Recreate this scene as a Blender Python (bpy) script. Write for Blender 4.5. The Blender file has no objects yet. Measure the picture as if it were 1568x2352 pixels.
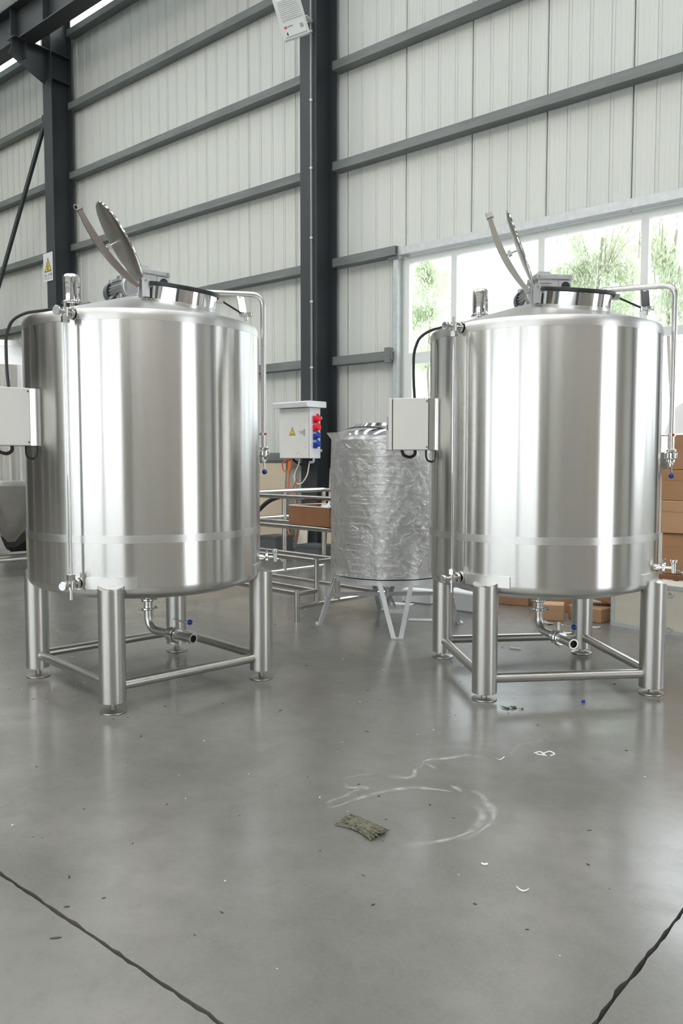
import bpy, math, random
from mathutils import Vector, Matrix
R = math.radians
random.seed(7)
scene = bpy.context.scene
col = scene.collection

# ------------------------------------------------------------------ camera
cam_d = bpy.data.cameras.new('camera')
cam_d.sensor_width = 36.0
cam_d.lens = 1860.0 / 2352.0 * 36.0
cam_d.clip_start = 0.05
cam_d.clip_end = 300
cam = bpy.data.objects.new('camera', cam_d)
cam.location = (0, 0, 1.5)
cam.rotation_euler = (R(90 - 3.72), 0, R(40.5))
col.objects.link(cam)
scene.camera = cam

# ------------------------------------------------------------------ sky / exposure
SKY = 5.0
SKYLIGHT_BOOSTED = 11.0  # glow raised on this slope to brighten the opposite wall
SKYLIGHT_PLAIN = 5.0
w = bpy.data.worlds.new('overcast_sky')
scene.world = w
w.use_nodes = True
nt = w.node_tree
bg = nt.nodes['Background']
bg.inputs['Color'].default_value = (0.91, 0.955, 1.0, 1)
bg.inputs['Strength'].default_value = SKY
scene.view_settings.view_transform = 'Standard'
scene.view_settings.look = 'None'
scene.view_settings.gamma = 1.0
scene.view_settings.use_curve_mapping = False
scene.view_settings.exposure = 0.18
scene.cycles.use_denoising = True
scene.cycles.max_bounces = 8
scene.cycles.diffuse_bounces = 3
scene.cycles.glossy_bounces = 4
scene.cycles.transparent_max_bounces = 16
scene.cycles.sample_clamp_indirect = 8.0
scene.cycles.caustics_reflective = True


def portal(name, loc, rot, sx, sy):
    d = bpy.data.lights.new(name, 'AREA')
    d.shape = 'RECTANGLE'
    d.size = sx
    d.size_y = sy
    d.cycles.is_portal = True
    o = bpy.data.objects.new(name, d)
    o.location = loc
    o.rotation_euler = rot
    col.objects.link(o)


# daylight enters by the windows of the long wall, the added band opposite and the end door
portal('daylight_window', (-4.41, 10.02, 2.98), (R(-90), 0, 0), 5.6, 2.95)
portal('daylight_window', (2.31, 10.02, 2.98), (R(-90), 0, 0), 5.6, 2.95)
portal('daylight_window', (-3.29, -10.12, 2.7), (R(90), 0, 0), 14.5, 3.2)  # serves the window band added opposite
portal('daylight_door', (13.05, 5.0, 2.4), (0, R(90), 0), 4.8, 4.0)


# ------------------------------------------------------------------ materials
MATS = {}


def mat(name, colr, rough=0.5, metal=0.0, noise=None, bump=None, rnoise=None, spec=None, emit=None, aniso=None, coat=None):
    """noise=(scale, amount, second colour) ; bump=(scale, strength) ; rnoise=(scale, amount)"""
    m = bpy.data.materials.new(name)
    m.use_nodes = True
    n = m.node_tree.nodes
    l = m.node_tree.links
    p = n['Principled BSDF']
    p.inputs['Base Color'].default_value = (*colr, 1)
    p.inputs['Roughness'].default_value = rough
    p.inputs['Metallic'].default_value = metal
    if spec is not None:
        p.inputs['Specular IOR Level'].default_value = spec
    if coat:
        p.inputs['Coat Weight'].default_value = coat
        p.inputs['Coat Roughness'].default_value = 0.1
    tc = None
    if noise or bump or rnoise:
        tc = n.new('ShaderNodeTexCoord')
    if noise:
        sc, amt, c2 = noise
        t = n.new('ShaderNodeTexNoise')
        if isinstance(sc, (tuple, list)):
            mp = n.new('ShaderNodeMapping')
            mp.inputs['Scale'].default_value = sc
            l.new(tc.outputs['Object'], mp.inputs['Vector'])
            l.new(mp.outputs['Vector'], t.inputs['Vector'])
            t.inputs['Scale'].default_value = 1.0
        else:
            t.inputs['Scale'].default_value = sc
            l.new(tc.outputs['Object'], t.inputs['Vector'])
        t.inputs['Detail'].default_value = 6
        r = n.new('ShaderNodeMapRange')
        r.inputs['From Min'].default_value = 0.35
        r.inputs['From Max'].default_value = 0.68
        r.inputs['To Max'].default_value = amt
        l.new(t.outputs['Fac'], r.inputs['Value'])
        mx = n.new('ShaderNodeMix')
        mx.data_type = 'RGBA'
        mx.inputs['A'].default_value = (*colr, 1)
        mx.inputs['B'].default_value = (*c2, 1)
        l.new(r.outputs['Result'], mx.inputs['Factor'])
        l.new(mx.outputs['Result'], p.inputs['Base Color'])
    if rnoise:
        t = n.new('ShaderNodeTexNoise')
        t.inputs['Scale'].default_value = rnoise[0]
        t.inputs['Detail'].default_value = 5
        l.new(tc.outputs['Object'], t.inputs['Vector'])
        r = n.new('ShaderNodeMapRange')
        r.inputs['From Min'].default_value = 0.3
        r.inputs['From Max'].default_value = 0.7
        r.inputs['To Min'].default_value = rough - rnoise[1]
        r.inputs['To Max'].default_value = rough + rnoise[1]
        l.new(t.outputs['Fac'], r.inputs['Value'])
        l.new(r.outputs['Result'], p.inputs['Roughness'])
    if bump:
        t = n.new('ShaderNodeTexNoise')
        t.inputs['Scale'].default_value = bump[0]
        t.inputs['Detail'].default_value = 4
        l.new(tc.outputs['Object'], t.inputs['Vector'])
        b = n.new('ShaderNodeBump')
        b.inputs['Strength'].default_value = bump[1]
        b.inputs['Distance'].default_value = 0.02
        l.new(t.outputs['Fac'], b.inputs['Height'])
        l.new(b.outputs['Normal'], p.inputs['Normal'])
    if aniso:
        p.inputs['Anisotropic'].default_value = aniso
        p.inputs['Anisotropic Rotation'].default_value = 0.25
        tg = n.new('ShaderNodeTangent')
        tg.direction_type = 'RADIAL'
        tg.axis = 'Z'
        l.new(tg.outputs['Tangent'], p.inputs['Tangent'])
    if emit:
        p.inputs['Emission Color'].default_value = (*emit[0], 1)
        p.inputs['Emission Strength'].default_value = emit[1]
    MATS[name] = m
    return m


STEEL = (0.70, 0.69, 0.665)
mat('brushed_shell', STEEL, 0.23, 1.0, aniso=1.0)
mat('weld_band', (0.66, 0.655, 0.635), 0.36, 1.0, aniso=0.75)
mat('cone_steel', (0.68, 0.67, 0.65), 0.42, 1.0, noise=(5, 0.4, (0.58, 0.57, 0.55)))
mat('pipe_steel', (0.66, 0.65, 0.625), 0.26, 1.0, noise=(6, 0.3, (0.55, 0.54, 0.52)))
mat('leg_steel', (0.60, 0.585, 0.555), 0.33, 1.0, noise=((6, 6, 1.2), 0.4, (0.50, 0.485, 0.46)))
mat('polished_steel', (0.76, 0.76, 0.75), 0.09, 1.0)
mat('dull_steel', (0.50, 0.48, 0.45), 0.38, 1.0, noise=(7, 0.5, (0.40, 0.38, 0.35)))
mat('lid_steel', (0.36, 0.335, 0.30), 0.33, 1.0, noise=(5, 0.5, (0.29, 0.265, 0.235)))
mat('rail_steel', (0.58, 0.56, 0.53), 0.25, 1.0, noise=(8, 0.5, (0.40, 0.36, 0.32)))
mat('rubber', (0.018, 0.019, 0.024), 0.42)
mat('black_plastic', (0.02, 0.02, 0.022), 0.45)
mat('cable_black', (0.012, 0.012, 0.013), 0.4)
mat('blue_knob', (0.01, 0.045, 0.32), 0.25)
mat('red_mark', (0.55, 0.04, 0.02), 0.4)
mat('cast_alu', (0.60, 0.62, 0.62), 0.38, 0.75, noise=(30, 0.4, (0.48, 0.50, 0.51)))
mat('motor_grey', (0.16, 0.18, 0.19), 0.4, 0.2)
mat('box_enamel', (0.72, 0.72, 0.68), 0.42, noise=(3, 0.25, (0.66, 0.66, 0.62)), bump=(140, 0.05))
mat('box_enamel_stained', (0.72, 0.72, 0.69), 0.42, noise=(4.5, 0.35, (0.62, 0.60, 0.54)))
mat('box_white', (0.82, 0.83, 0.84), 0.4)
mat('socket_red', (0.75, 0.015, 0.04), 0.35)
mat('socket_blue', (0.006, 0.05, 0.36), 0.35)
mat('wall_panel', (0.70, 0.715, 0.675), 0.5, noise=((2.5, 2.5, 0.25), 0.5, (0.64, 0.665, 0.625)))
mat('panel_joint', (0.25, 0.27, 0.25), 0.7)
mat('girt_paint', (0.155, 0.175, 0.17), 0.5, noise=((1.5, 8, 8), 0.7, (0.24, 0.26, 0.25)))
mat('galvanised', (0.58, 0.61, 0.61), 0.42, 0.5, noise=(14, 0.7, (0.70, 0.72, 0.73)))
mat('column_paint', (0.038, 0.045, 0.050), 0.5, noise=((3, 3, 0.6), 0.5, (0.052, 0.060, 0.065)))
mat('beam_paint', (0.035, 0.040, 0.043), 0.5, noise=(2, 0.5, (0.05, 0.058, 0.058)))
mat('window_alu', (0.78, 0.80, 0.775), 0.4)
mat('roof_sheet', (0.55, 0.56, 0.53), 0.6, noise=(1.2, 0.3, (0.45, 0.46, 0.44)))
mat('purlin', (0.25, 0.25, 0.24), 0.6)
mat('skylight_boosted', (0.9, 0.95, 0.95), 0.6, emit=((1.0, 0.98, 0.94), SKYLIGHT_BOOSTED))  # pane glows in place of daylight, boosted to brighten the opposite wall
mat('skylight_plain', (0.9, 0.95, 0.95), 0.6, emit=((0.90, 0.96, 1.0), SKYLIGHT_PLAIN))  # same pane with the unboosted glow
mat('end_wall', (0.56, 0.52, 0.50), 0.6, noise=((0.4, 0.4, 0.1), 0.5, (0.48, 0.45, 0.44)))
mat('shutter', (0.13, 0.105, 0.085), 0.6)
mat('partition', (0.05, 0.047, 0.042), 0.6, noise=((1.2, 1.2, 0.1), 0.8, (0.10, 0.088, 0.072)))  # near-black so the added sheet mirrors dark in the tanks
mat('joint_dirt', (0.012, 0.013, 0.011), 0.95)
mat('plywood', (0.58, 0.49, 0.37), 0.7, noise=((1.2, 1.2, 6), 0.6, (0.47, 0.38, 0.27)))
mat('plywood_pale', (0.66, 0.62, 0.52), 0.65, noise=((2, 2, 7), 0.5, (0.58, 0.53, 0.43)))
mat('cardboard', (0.40, 0.22, 0.115), 0.75, noise=((3, 3, 9), 0.5, (0.33, 0.175, 0.085)))
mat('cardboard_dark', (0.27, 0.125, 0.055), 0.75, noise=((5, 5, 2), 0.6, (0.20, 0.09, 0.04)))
mat('cardboard_pale', (0.48, 0.29, 0.165), 0.75, noise=((3, 3, 9), 0.4, (0.41, 0.235, 0.125)))
mat('tape', (0.55, 0.40, 0.27), 0.2)
mat('foam', (0.78, 0.78, 0.77), 0.8)
mat('paper', (0.85, 0.85, 0.85), 0.7)
mat('white_litter', (0.80, 0.80, 0.78), 0.6)
mat('dark_litter', (0.03, 0.035, 0.03), 0.8)
mat('leaf_litter', (0.05, 0.09, 0.035), 0.8)
mat('straw', (0.21, 0.20, 0.145), 0.85, noise=(75, 1.0, (0.055, 0.055, 0.038)))
mat('sign_white', (0.80, 0.81, 0.82), 0.4)
mat('sign_yellow', (0.80, 0.56, 0.08), 0.45)
mat('sign_dark', (0.02, 0.035, 0.03), 0.5)
mat('sign_ink', (0.12, 0.15, 0.17), 0.5)
mat('sign_red', (0.65, 0.10, 0.05), 0.5)
mat('cord_orange', (0.72, 0.16, 0.05), 0.45)
mat('cord_white', (0.78, 0.75, 0.66), 0.45)
mat('conduit', (0.28, 0.28, 0.30), 0.35, 0.3)
mat('conduit_grey', (0.42, 0.42, 0.48), 0.5)
mat('lamp_shell', (0.80, 0.81, 0.80), 0.4)
mat('bottle', (0.75, 0.78, 0.80), 0.2)
mat('bottle_cap', (0.75, 0.62, 0.10), 0.35)
mat('grey_crate', (0.08, 0.085, 0.09), 0.6)
mat('bag_black', (0.012, 0.012, 0.012), 0.6)
mat('leaf', (0.60, 0.69, 0.50), 0.6, noise=(1.5, 0.8, (0.74, 0.75, 0.60)))
mat('bark', (0.40, 0.36, 0.30), 0.9)
mat('yard', (0.45, 0.45, 0.44), 0.9)
mat('far_wall', (0.78, 0.80, 0.82), 0.6)
mat('far_trim', (0.55, 0.62, 0.70), 0.6)
mat('stain', (0.57, 0.57, 0.545), 0.6)


def mat_mix_transparent(name, colr, rough, fac, ior=1.45, bump=None, milky=0.0):
    m = bpy.data.materials.new(name)
    m.use_nodes = True
    n = m.node_tree.nodes
    l = m.node_tree.links
    for x in list(n):
        n.remove(x)
    out = n.new('ShaderNodeOutputMaterial')
    tr = n.new('ShaderNodeBsdfTransparent')
    tr.inputs['Color'].default_value = (*colr, 1)
    gl = n.new('ShaderNodeBsdfGlossy')
    gl.inputs['Roughness'].default_value = rough
    fr = n.new('ShaderNodeFresnel')
    fr.inputs['IOR'].default_value = ior
    mx = n.new('ShaderNodeMixShader')
    ad = n.new('ShaderNodeMath')
    ad.operation = 'ADD'
    ad.use_clamp = True
    ad.inputs[1].default_value = fac
    ge = n.new('ShaderNodeNewGeometry')
    iv = n.new('ShaderNodeMath')
    iv.operation = 'SUBTRACT'
    iv.inputs[0].default_value = 1.0
    l.new(ge.outputs['Backfacing'], iv.inputs[1])
    mu = n.new('ShaderNodeMath')
    mu.operation = 'MULTIPLY'
    l.new(fr.outputs['Fac'], ad.inputs[0])
    l.new(ad.outputs[0], mu.inputs[0])
    l.new(iv.outputs[0], mu.inputs[1])
    l.new(mu.outputs[0], mx.inputs['Fac'])
    if milky:
        df = n.new('ShaderNodeBsdfDiffuse')
        df.inputs['Color'].default_value = (0.82, 0.82, 0.83, 1)
        tl = n.new('ShaderNodeBsdfTranslucent')
        tl.inputs['Color'].default_value = (0.82, 0.82, 0.83, 1)
        m1 = n.new('ShaderNodeMixShader')
        m1.inputs['Fac'].default_value = 0.4
        l.new(df.outputs[0], m1.inputs[1])
        l.new(tl.outputs[0], m1.inputs[2])
        m2 = n.new('ShaderNodeMixShader')
        m2.inputs['Fac'].default_value = milky
        l.new(tr.outputs[0], m2.inputs[1])
        l.new(m1.outputs[0], m2.inputs[2])
        l.new(m2.outputs[0], mx.inputs[1])
    else:
        l.new(tr.outputs[0], mx.inputs[1])
    l.new(gl.outputs[0], mx.inputs[2])
    l.new(mx.outputs[0], out.inputs['Surface'])
    if bump:
        tc = n.new('ShaderNodeTexCoord')
        t = n.new('ShaderNodeTexNoise')
        t.inputs['Scale'].default_value = bump[0]
        t.inputs['Detail'].default_value = 5
        t.inputs['Distortion'].default_value = 1.2
        l.new(tc.outputs['Object'], t.inputs['Vector'])
        b = n.new('ShaderNodeBump')
        b.inputs['Strength'].default_value = bump[1]
        b.inputs['Distance'].default_value = 0.03
        l.new(t.outputs['Fac'], b.inputs['Height'])
        l.new(b.outputs['Normal'], gl.inputs['Normal'])
        l.new(b.outputs['Normal'], fr.inputs['Normal'])
    MATS[name] = m
    return m


mat_mix_transparent('glass', (0.965, 0.975, 0.975), 0.02, 0.0)
mat_mix_transparent('plastic_film', (0.93, 0.93, 0.94), 0.16, 0.22, 1.35, bump=(11, 0.9), milky=0.42)
mat_mix_transparent('sight_glass', (0.9, 0.92, 0.92), 0.05, 0.25)


def floor_material():
    m = bpy.data.materials.new('polished_concrete')
    m.use_nodes = True
    n = m.node_tree.nodes
    l = m.node_tree.links
    p = n['Principled BSDF']
    g = n.new('ShaderNodeNewGeometry')

    def noise(scale, detail=6, dist=0.0, rough=0.55):
        t = n.new('ShaderNodeTexNoise')
        t.inputs['Scale'].default_value = scale
        t.inputs['Detail'].default_value = detail
        t.inputs['Distortion'].default_value = dist
        t.inputs['Roughness'].default_value = rough
        l.new(g.outputs['Position'], t.inputs['Vector'])
        return t

    def rng(src, a, b, lo, hi):
        r = n.new('ShaderNodeMapRange')
        r.inputs['From Min'].default_value = a
        r.inputs['From Max'].default_value = b
        r.inputs['To Min'].default_value = lo
        r.inputs['To Max'].default_value = hi
        l.new(src, r.inputs['Value'])
        return r.outputs['Result']

    def mix(fac, a, b):
        x = n.new('ShaderNodeMix')
        x.data_type = 'RGBA'
        l.new(fac, x.inputs['Factor'])
        for s, v in (('A', a), ('B', b)):
            if isinstance(v, tuple):
                x.inputs[s].default_value = (*v, 1)
            else:
                l.new(v, x.inputs[s])
        return x.outputs['Result']
    big = noise(0.9, 5, 0.6)
    mid = noise(3.2, 8, 0.4)
    spot = noise(11, 3, 0.2)
    fine = noise(70, 4)
    c = mix(rng(big.outputs['Fac'], 0.35, 0.65, 0, 1), (0.158, 0.155, 0.141), (0.222, 0.214, 0.197))
    c = mix(rng(mid.outputs['Fac'], 0.42, 0.75, 0, 0.55), c, (0.122, 0.122, 0.105))
    c = mix(rng(spot.outputs['Fac'], 0.50, 0.95, 0, 0.35), c, (0.092, 0.094, 0.078))
    c = mix(rng(fine.outputs['Fac'], 0.35, 0.7, 0, 0.16), c, (0.26, 0.25, 0.23))
    l.new(c, p.inputs['Base Color'])
    l.new(rng(mid.outputs['Fac'], 0.3, 0.7, 0.17, 0.27), p.inputs['Roughness'])
    p.inputs['Specular IOR Level'].default_value = 1.0
    b = n.new('ShaderNodeBump')
    b.inputs['Strength'].default_value = 0.035
    b.inputs['Distance'].default_value = 0.01
    l.new(noise(18, 5).outputs['Fac'], b.inputs['Height'])
    l.new(b.outputs['Normal'], p.inputs['Normal'])
    MATS['concrete'] = m


floor_material()


def leaf_material():
    m = MATS['leaf']
    n = m.node_tree.nodes
    l = m.node_tree.links
    p = n['Principled BSDF']
    src = p.inputs['Base Color'].links[0].from_socket
    tl = n.new('ShaderNodeBsdfTranslucent')
    mx = n.new('ShaderNodeMixShader')
    mx.inputs['Fac'].default_value = 0.5
    l.new(src, tl.inputs['Color'])
    l.new(p.outputs[0], mx.inputs[1])
    l.new(tl.outputs[0], mx.inputs[2])
    l.new(mx.outputs[0], n['Material Output'].inputs['Surface'])


leaf_material()


def smear_material():
    m = bpy.data.materials.new('dried_smear')
    m.use_nodes = True
    n = m.node_tree.nodes
    l = m.node_tree.links
    p = n['Principled BSDF']
    p.inputs['Base Color'].default_value = (0.60, 0.595, 0.57, 1)
    p.inputs['Roughness'].default_value = 0.6
    at = n.new('ShaderNodeAttribute')
    at.attribute_name = 'cover'
    g = n.new('ShaderNodeNewGeometry')
    t = n.new('ShaderNodeTexNoise')
    t.inputs['Scale'].default_value = 14
    t.inputs['Detail'].default_value = 6
    l.new(g.outputs['Position'], t.inputs['Vector'])
    r = n.new('ShaderNodeMapRange')
    r.inputs['From Min'].default_value = 0.32
    r.inputs['From Max'].default_value = 0.56
    r.inputs['To Max'].default_value = 0.62
    l.new(t.outputs['Fac'], r.inputs['Value'])
    mu = n.new('ShaderNodeMath')
    mu.operation = 'MULTIPLY'
    l.new(at.outputs['Fac'], mu.inputs[0])
    l.new(r.outputs['Result'], mu.inputs[1])
    l.new(mu.outputs[0], p.inputs['Alpha'])
    MATS['smear'] = m


smear_material()


# ------------------------------------------------------------------ mesh helpers
def V(*a):
    return Vector(a)


def polar(r, deg, z=0.0):
    return Vector((r * math.cos(R(deg)), r * math.sin(R(deg)), z))


def frame_to(d):
    """matrix whose z axis is d"""
    d = Vector(d).normalized()
    return d.to_track_quat('Z', 'Y').to_matrix().to_4x4()


class MB:
    def __init__(self):
        self.v = []
        self.f = []

    def add(self, vs, fs, M=None):
        o = len(self.v)
        for q in vs:
            q = Vector(q)
            self.v.append(M @ q if M else q)
        for f in fs:
            self.f.append([i + o for i in f])
        return self

    def box(self, lo, hi, M=None, b=0.0):
        x0, y0, z0 = lo
        x1, y1, z1 = hi
        if b <= 0:
            vs = [(x0, y0, z0), (x1, y0, z0), (x1, y1, z0), (x0, y1, z0), (x0, y0, z1), (x1, y0, z1), (x1, y1, z1), (x0, y1, z1)]
            fs = [(3, 2, 1, 0), (4, 5, 6, 7), (0, 1, 5, 4), (1, 2, 6, 5), (2, 3, 7, 6), (3, 0, 4, 7)]
            return self.add(vs, fs, M)
        # chamfered box
        vs = []
        idx = {}
        xs, ys, zs = (x0, x1), (y0, y1), (z0, z1)
        for i in (0, 1):
            for j in (0, 1):
                for k in (0, 1):
                    sx, sy, sz = (1 - 2 * i), (1 - 2 * j), (1 - 2 * k)
                    c = (xs[i], ys[j], zs[k])
                    idx[(i, j, k, 0)] = len(vs)
                    vs.append((c[0], c[1] + sy * b, c[2] + sz * b))
                    idx[(i, j, k, 1)] = len(vs)
                    vs.append((c[0] + sx * b, c[1], c[2] + sz * b))
                    idx[(i, j, k, 2)] = len(vs)
                    vs.append((c[0] + sx * b, c[1] + sy * b, c[2]))
        fs = []
        for i in (0, 1):
            q = [idx[(i, 0, 0, 0)], idx[(i, 1, 0, 0)], idx[(i, 1, 1, 0)], idx[(i, 0, 1, 0)]]
            fs.append(q if i else q[::-1])
            q = [idx[(0, i, 0, 1)], idx[(0, i, 1, 1)], idx[(1, i, 1, 1)], idx[(1, i, 0, 1)]]
            fs.append(q if i else q[::-1])
            q = [idx[(0, 0, i, 2)], idx[(1, 0, i, 2)], idx[(1, 1, i, 2)], idx[(0, 1, i, 2)]]
            fs.append(q if i else q[::-1])
        for j in (0, 1):
            for k in (0, 1):
                q = [idx[(0, j, k, 1)], idx[(1, j, k, 1)], idx[(1, j, k, 2)], idx[(0, j, k, 2)]]
                fs.append(q if (j + k) % 2 == 0 else q[::-1])
                q = [idx[(j, 0, k, 0)], idx[(j, 0, k, 2)], idx[(j, 1, k, 2)], idx[(j, 1, k, 0)]]
                fs.append(q if (j + k) % 2 == 0 else q[::-1])
                q = [idx[(j, k, 0, 0)], idx[(j, k, 1, 0)], idx[(j, k, 1, 1)], idx[(j, k, 0, 1)]]
                fs.append(q if (j + k) % 2 == 0 else q[::-1])
        for i in (0, 1):
            for j in (0, 1):
                for k in (0, 1):
                    t = [idx[(i, j, k, 0)], idx[(i, j, k, 1)], idx[(i, j, k, 2)]]
                    fs.append(t if (i + j + k) % 2 == 1 else t[::-1])
        return self.add(vs, fs, M)

    def lathe(self, prof, M=None, n=32, a0=0.0, a1=360.0, close=False):
        """prof: list of (r, z) ; revolve about z"""
        full = abs(a1 - a0) >= 359.9
        m = n if full else n + 1
        vs = []
        for i in range(m):
            a = R(a0 + (a1 - a0) * i / n)
            c, s = math.cos(a), math.sin(a)
            for r, z in prof:
                vs.append((r * c, r * s, z))
        k = len(prof)
        fs = []
        for i in range(n):
            j = (i + 1) % m
            for q in range(k - 1 if not close else k):
                q2 = (q + 1) % k
                f = [i * k + q, j * k + q, j * k + q2, i * k + q2]
                if prof[q][0] < 1e-6:
                    f = [i * k + q, j * k + q2, i * k + q2]
                elif prof[q2][0] < 1e-6:
                    f = [i * k + q, j * k + q, i * k + q2]
                fs.append(f)
        if not full and close:
            fs.append(list(range(k))[::-1])
            fs.append([n * k + q for q in range(k)])
        return self.add(vs, fs, M)

    def cyl(self, a, b, r, r2=None, n=20, cap=True, M=None, ch=0.0):
        a = Vector(a)
        b = Vector(b)
        L = (b - a).length
        r2 = r if r2 is None else r2
        prof = []
        if cap:
            prof.append((0, 0))
        if ch:
            prof += [(r - ch, 0), (r, ch), (r2, L - ch), (r2 - ch, L)]
        else:
            prof += [(r, 0), (r2, L)]
        if cap:
            prof.append((0, L))
        T = Matrix.Translation(a) @ frame_to(b - a)
        return self.lathe(prof, (M @ T) if M else T, n)

    def ring(self, a, b, ro, ri, n=24, M=None):
        a = Vector(a)
        b = Vector(b)
        L = (b - a).length
        T = Matrix.Translation(a) @ frame_to(b - a)
        return self.lathe([(ri, 0), (ro, 0), (ro, L), (ri, L)], (M @ T) if M else T, n, close=True)

    def ball(self, c, r, n=16, m=10, M=None, sq=(1, 1, 1)):
        prof = [(max(0.0, r * math.sin(math.pi * i / m)), -r * math.cos(math.pi * i / m)) for i in range(m + 1)]
        prof[0] = (0, -r)
        prof[-1] = (0, r)
        T = Matrix.Translation(c) @ Matrix.Diagonal((*sq, 1))
        return self.lathe(prof, (M @ T) if M else T, n)

    def torus(self, Rr, r, M=None, n=32, k=10, sz=1.0):
        prof = [(Rr + r * math.cos(2 * math.pi * i / k), sz * r * math.sin(2 * math.pi * i / k)) for i in range(k)]
        return self.lathe(prof, M, n, close=True)

    def prism(self, poly, z0, z1, M=None):
        n = len(poly)
        vs = [(x, y, z0) for x, y in poly] + [(x, y, z1) for x, y in poly]
        fs = [list(range(n))[::-1], [i + n for i in range(n)]]
        for i in range(n):
            j = (i + 1) % n
            fs.append([i, j, j + n, i + n])
        return self.add(vs, fs, M)

    def tube(self, pts, r, bend=0.0, n=12, cap=True, seg=6, M=None):
        pts = [Vector(p) for p in pts]
        path = [pts[0]]
        for i in range(1, len(pts) - 1):
            a, b, c = pts[i - 1], pts[i], pts[i + 1]
            d1, d2 = (a - b), (c - b)
            L = min(bend, d1.length * 0.45, d2.length * 0.45)
            if L > 1e-5:
                p, q = b + d1.normalized() * L, b + d2.normalized() * L
                for s in range(seg + 1):
                    t = s / seg
                    path.append(p * (1 - t) ** 2 + b * 2 * t * (1 - t) + q * t * t)
            else:
                path.append(b)
        path.append(pts[-1])
        rings = []
        T = (path[1] - path[0]).normalized()
        N = T.orthogonal().normalized()
        vs = []
        for i, p in enumerate(path):
            if i == 0:
                t = T
            elif i == len(path) - 1:
                t = (path[i] - path[i - 1]).normalized()
            else:
                t = ((path[i + 1] - p).normalized() + (p - path[i - 1]).normalized()).normalized()
            N = (N - t * N.dot(t)).normalized()
            B = t.cross(N)
            for k in range(n):
                a = 2 * math.pi * k / n
                vs.append(p + (N * math.cos(a) + B * math.sin(a)) * r)
        fs = []
        for i in range(len(path) - 1):
            for k in range(n):
                k2 = (k + 1) % n
                fs.append([i * n + k, i * n + k2, (i + 1) * n + k2, (i + 1) * n + k])
        if cap:
            fs.append(list(range(n))[::-1])
            fs.append([(len(path) - 1) * n + k for k in range(n)])
        return self.add(vs, fs, M)

    def bar(self, a, b, w, h, up=(0, 0, 1), M=None):
        """square bar between two points"""
        a = Vector(a)
        b = Vector(b)
        d = (b - a)
        L = d.length
        z = d.normalized()
        x = Vector(up).cross(z)
        x = x.normalized() if x.length > 1e-5 else z.orthogonal().normalized()
        y = z.cross(x)
        T = Matrix((x, y, z)).transposed().to_4x4()
        T.translation = a
        return self.box((-w / 2, -h / 2, 0), (w / 2, h / 2, L), (M @ T) if M else T)

    def build(self, name, material, parent=None, sharp=35, loc=None, props=None):
        me = bpy.data.meshes.new(name)
        me.from_pydata([tuple(q) for q in self.v], [], self.f)
        me.materials.append(MATS[material])
        if sharp:
            me.polygons.foreach_set('use_smooth', [True] * len(me.polygons))
            me.set_sharp_from_angle(angle=R(sharp))
        me.update()
        o = bpy.data.objects.new(name, me)
        col.objects.link(o)
        if parent:
            o.parent = parent
        if loc:
            o.location = loc
        if props:
            for k, q in props.items():
                o[k] = q
        return o


def empty(name, label=None, cat=None, loc=(0, 0, 0), rz=0.0, group=None, kind=None):
    o = bpy.data.objects.new(name, None)
    o.empty_display_size = 0.2
    o.location = loc
    o.rotation_euler = (0, 0, R(rz))
    col.objects.link(o)
    tag(o, label, cat, group, kind)
    return o


def tag(o, label=None, cat=None, group=None, kind=None):
    if label:
        o['label'] = label
    if cat:
        o['category'] = cat
    if group:
        o['group'] = group
    if kind:
        o['kind'] = kind
    return o


def share(src, name, parent, loc=(0, 0, 0), rot=(0, 0, 0)):
    o = bpy.data.objects.new(name, src.data)
    col.objects.link(o)
    o.parent = parent
    o.location = loc
    o.rotation_euler = rot
    return o


def copy_tree(o, parent=None):
    c = o.copy()
    col.objects.link(c)
    c.parent = parent
    for ch in list(o.children):
        copy_tree(ch, c)
    return c


def text_mesh(txt, size, M, material, parent, name='lettering', thick=0.0006):
    cu = bpy.data.curves.new(name, 'FONT')
    cu.body = txt
    cu.size = size
    cu.align_x = 'CENTER'
    cu.align_y = 'CENTER'
    cu.extrude = thick
    cu.resolution_u = 3
    to = bpy.data.objects.new(name, cu)
    col.objects.link(to)
    dg = bpy.context.evaluated_depsgraph_get()
    dg.update()
    me = bpy.data.meshes.new_from_object(to.evaluated_get(dg))
    bpy.data.objects.remove(to)
    me.transform(M)
    me.materials.clear()
    me.materials.append(MATS[material])
    o = bpy.data.objects.new(name, me)
    col.objects.link(o)
    o.parent = parent
    return o


# ================================================================== SETTING
X0, X1, Y0, YW = -24.01, 12.95, -10.0, 9.90
PW = 1.12
EAVE = 11.9

# ---- floor: slabs with open sawn joints over a dark bed
fl = empty('floor', 'grey polished concrete floor with dark sawn joints', 'floor', kind='structure')
MB().box((X0 - 1, Y0 - 1, -0.30), (X1 + 1, YW + 0.3, -0.03)).build('joint_bed', 'joint_dirt', fl, sharp=None)
JX = [X0 - 1, -18.83, -9.83, -0.827, 8.17, X1 + 1]
JY = [Y0 - 1, -7.64, 1.362, YW + 0.3]


def edge_line(a, b, fixed, axis, jig):
    """slightly chipped slab edge"""
    n = max(2, int((b - a) / 0.035)) if jig else 1
    out = []
    for i in range(n):
        t = a + (b - a) * i / n
        q = fixed + ((random.uniform(-0.0035, 0.0035) + (random.uniform(0.0, 0.012) if random.random() < 0.06 else 0) * jig) if (jig and i) else 0)
        out.append((t, q) if axis == 'x' else (q, t))
    return out


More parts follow.
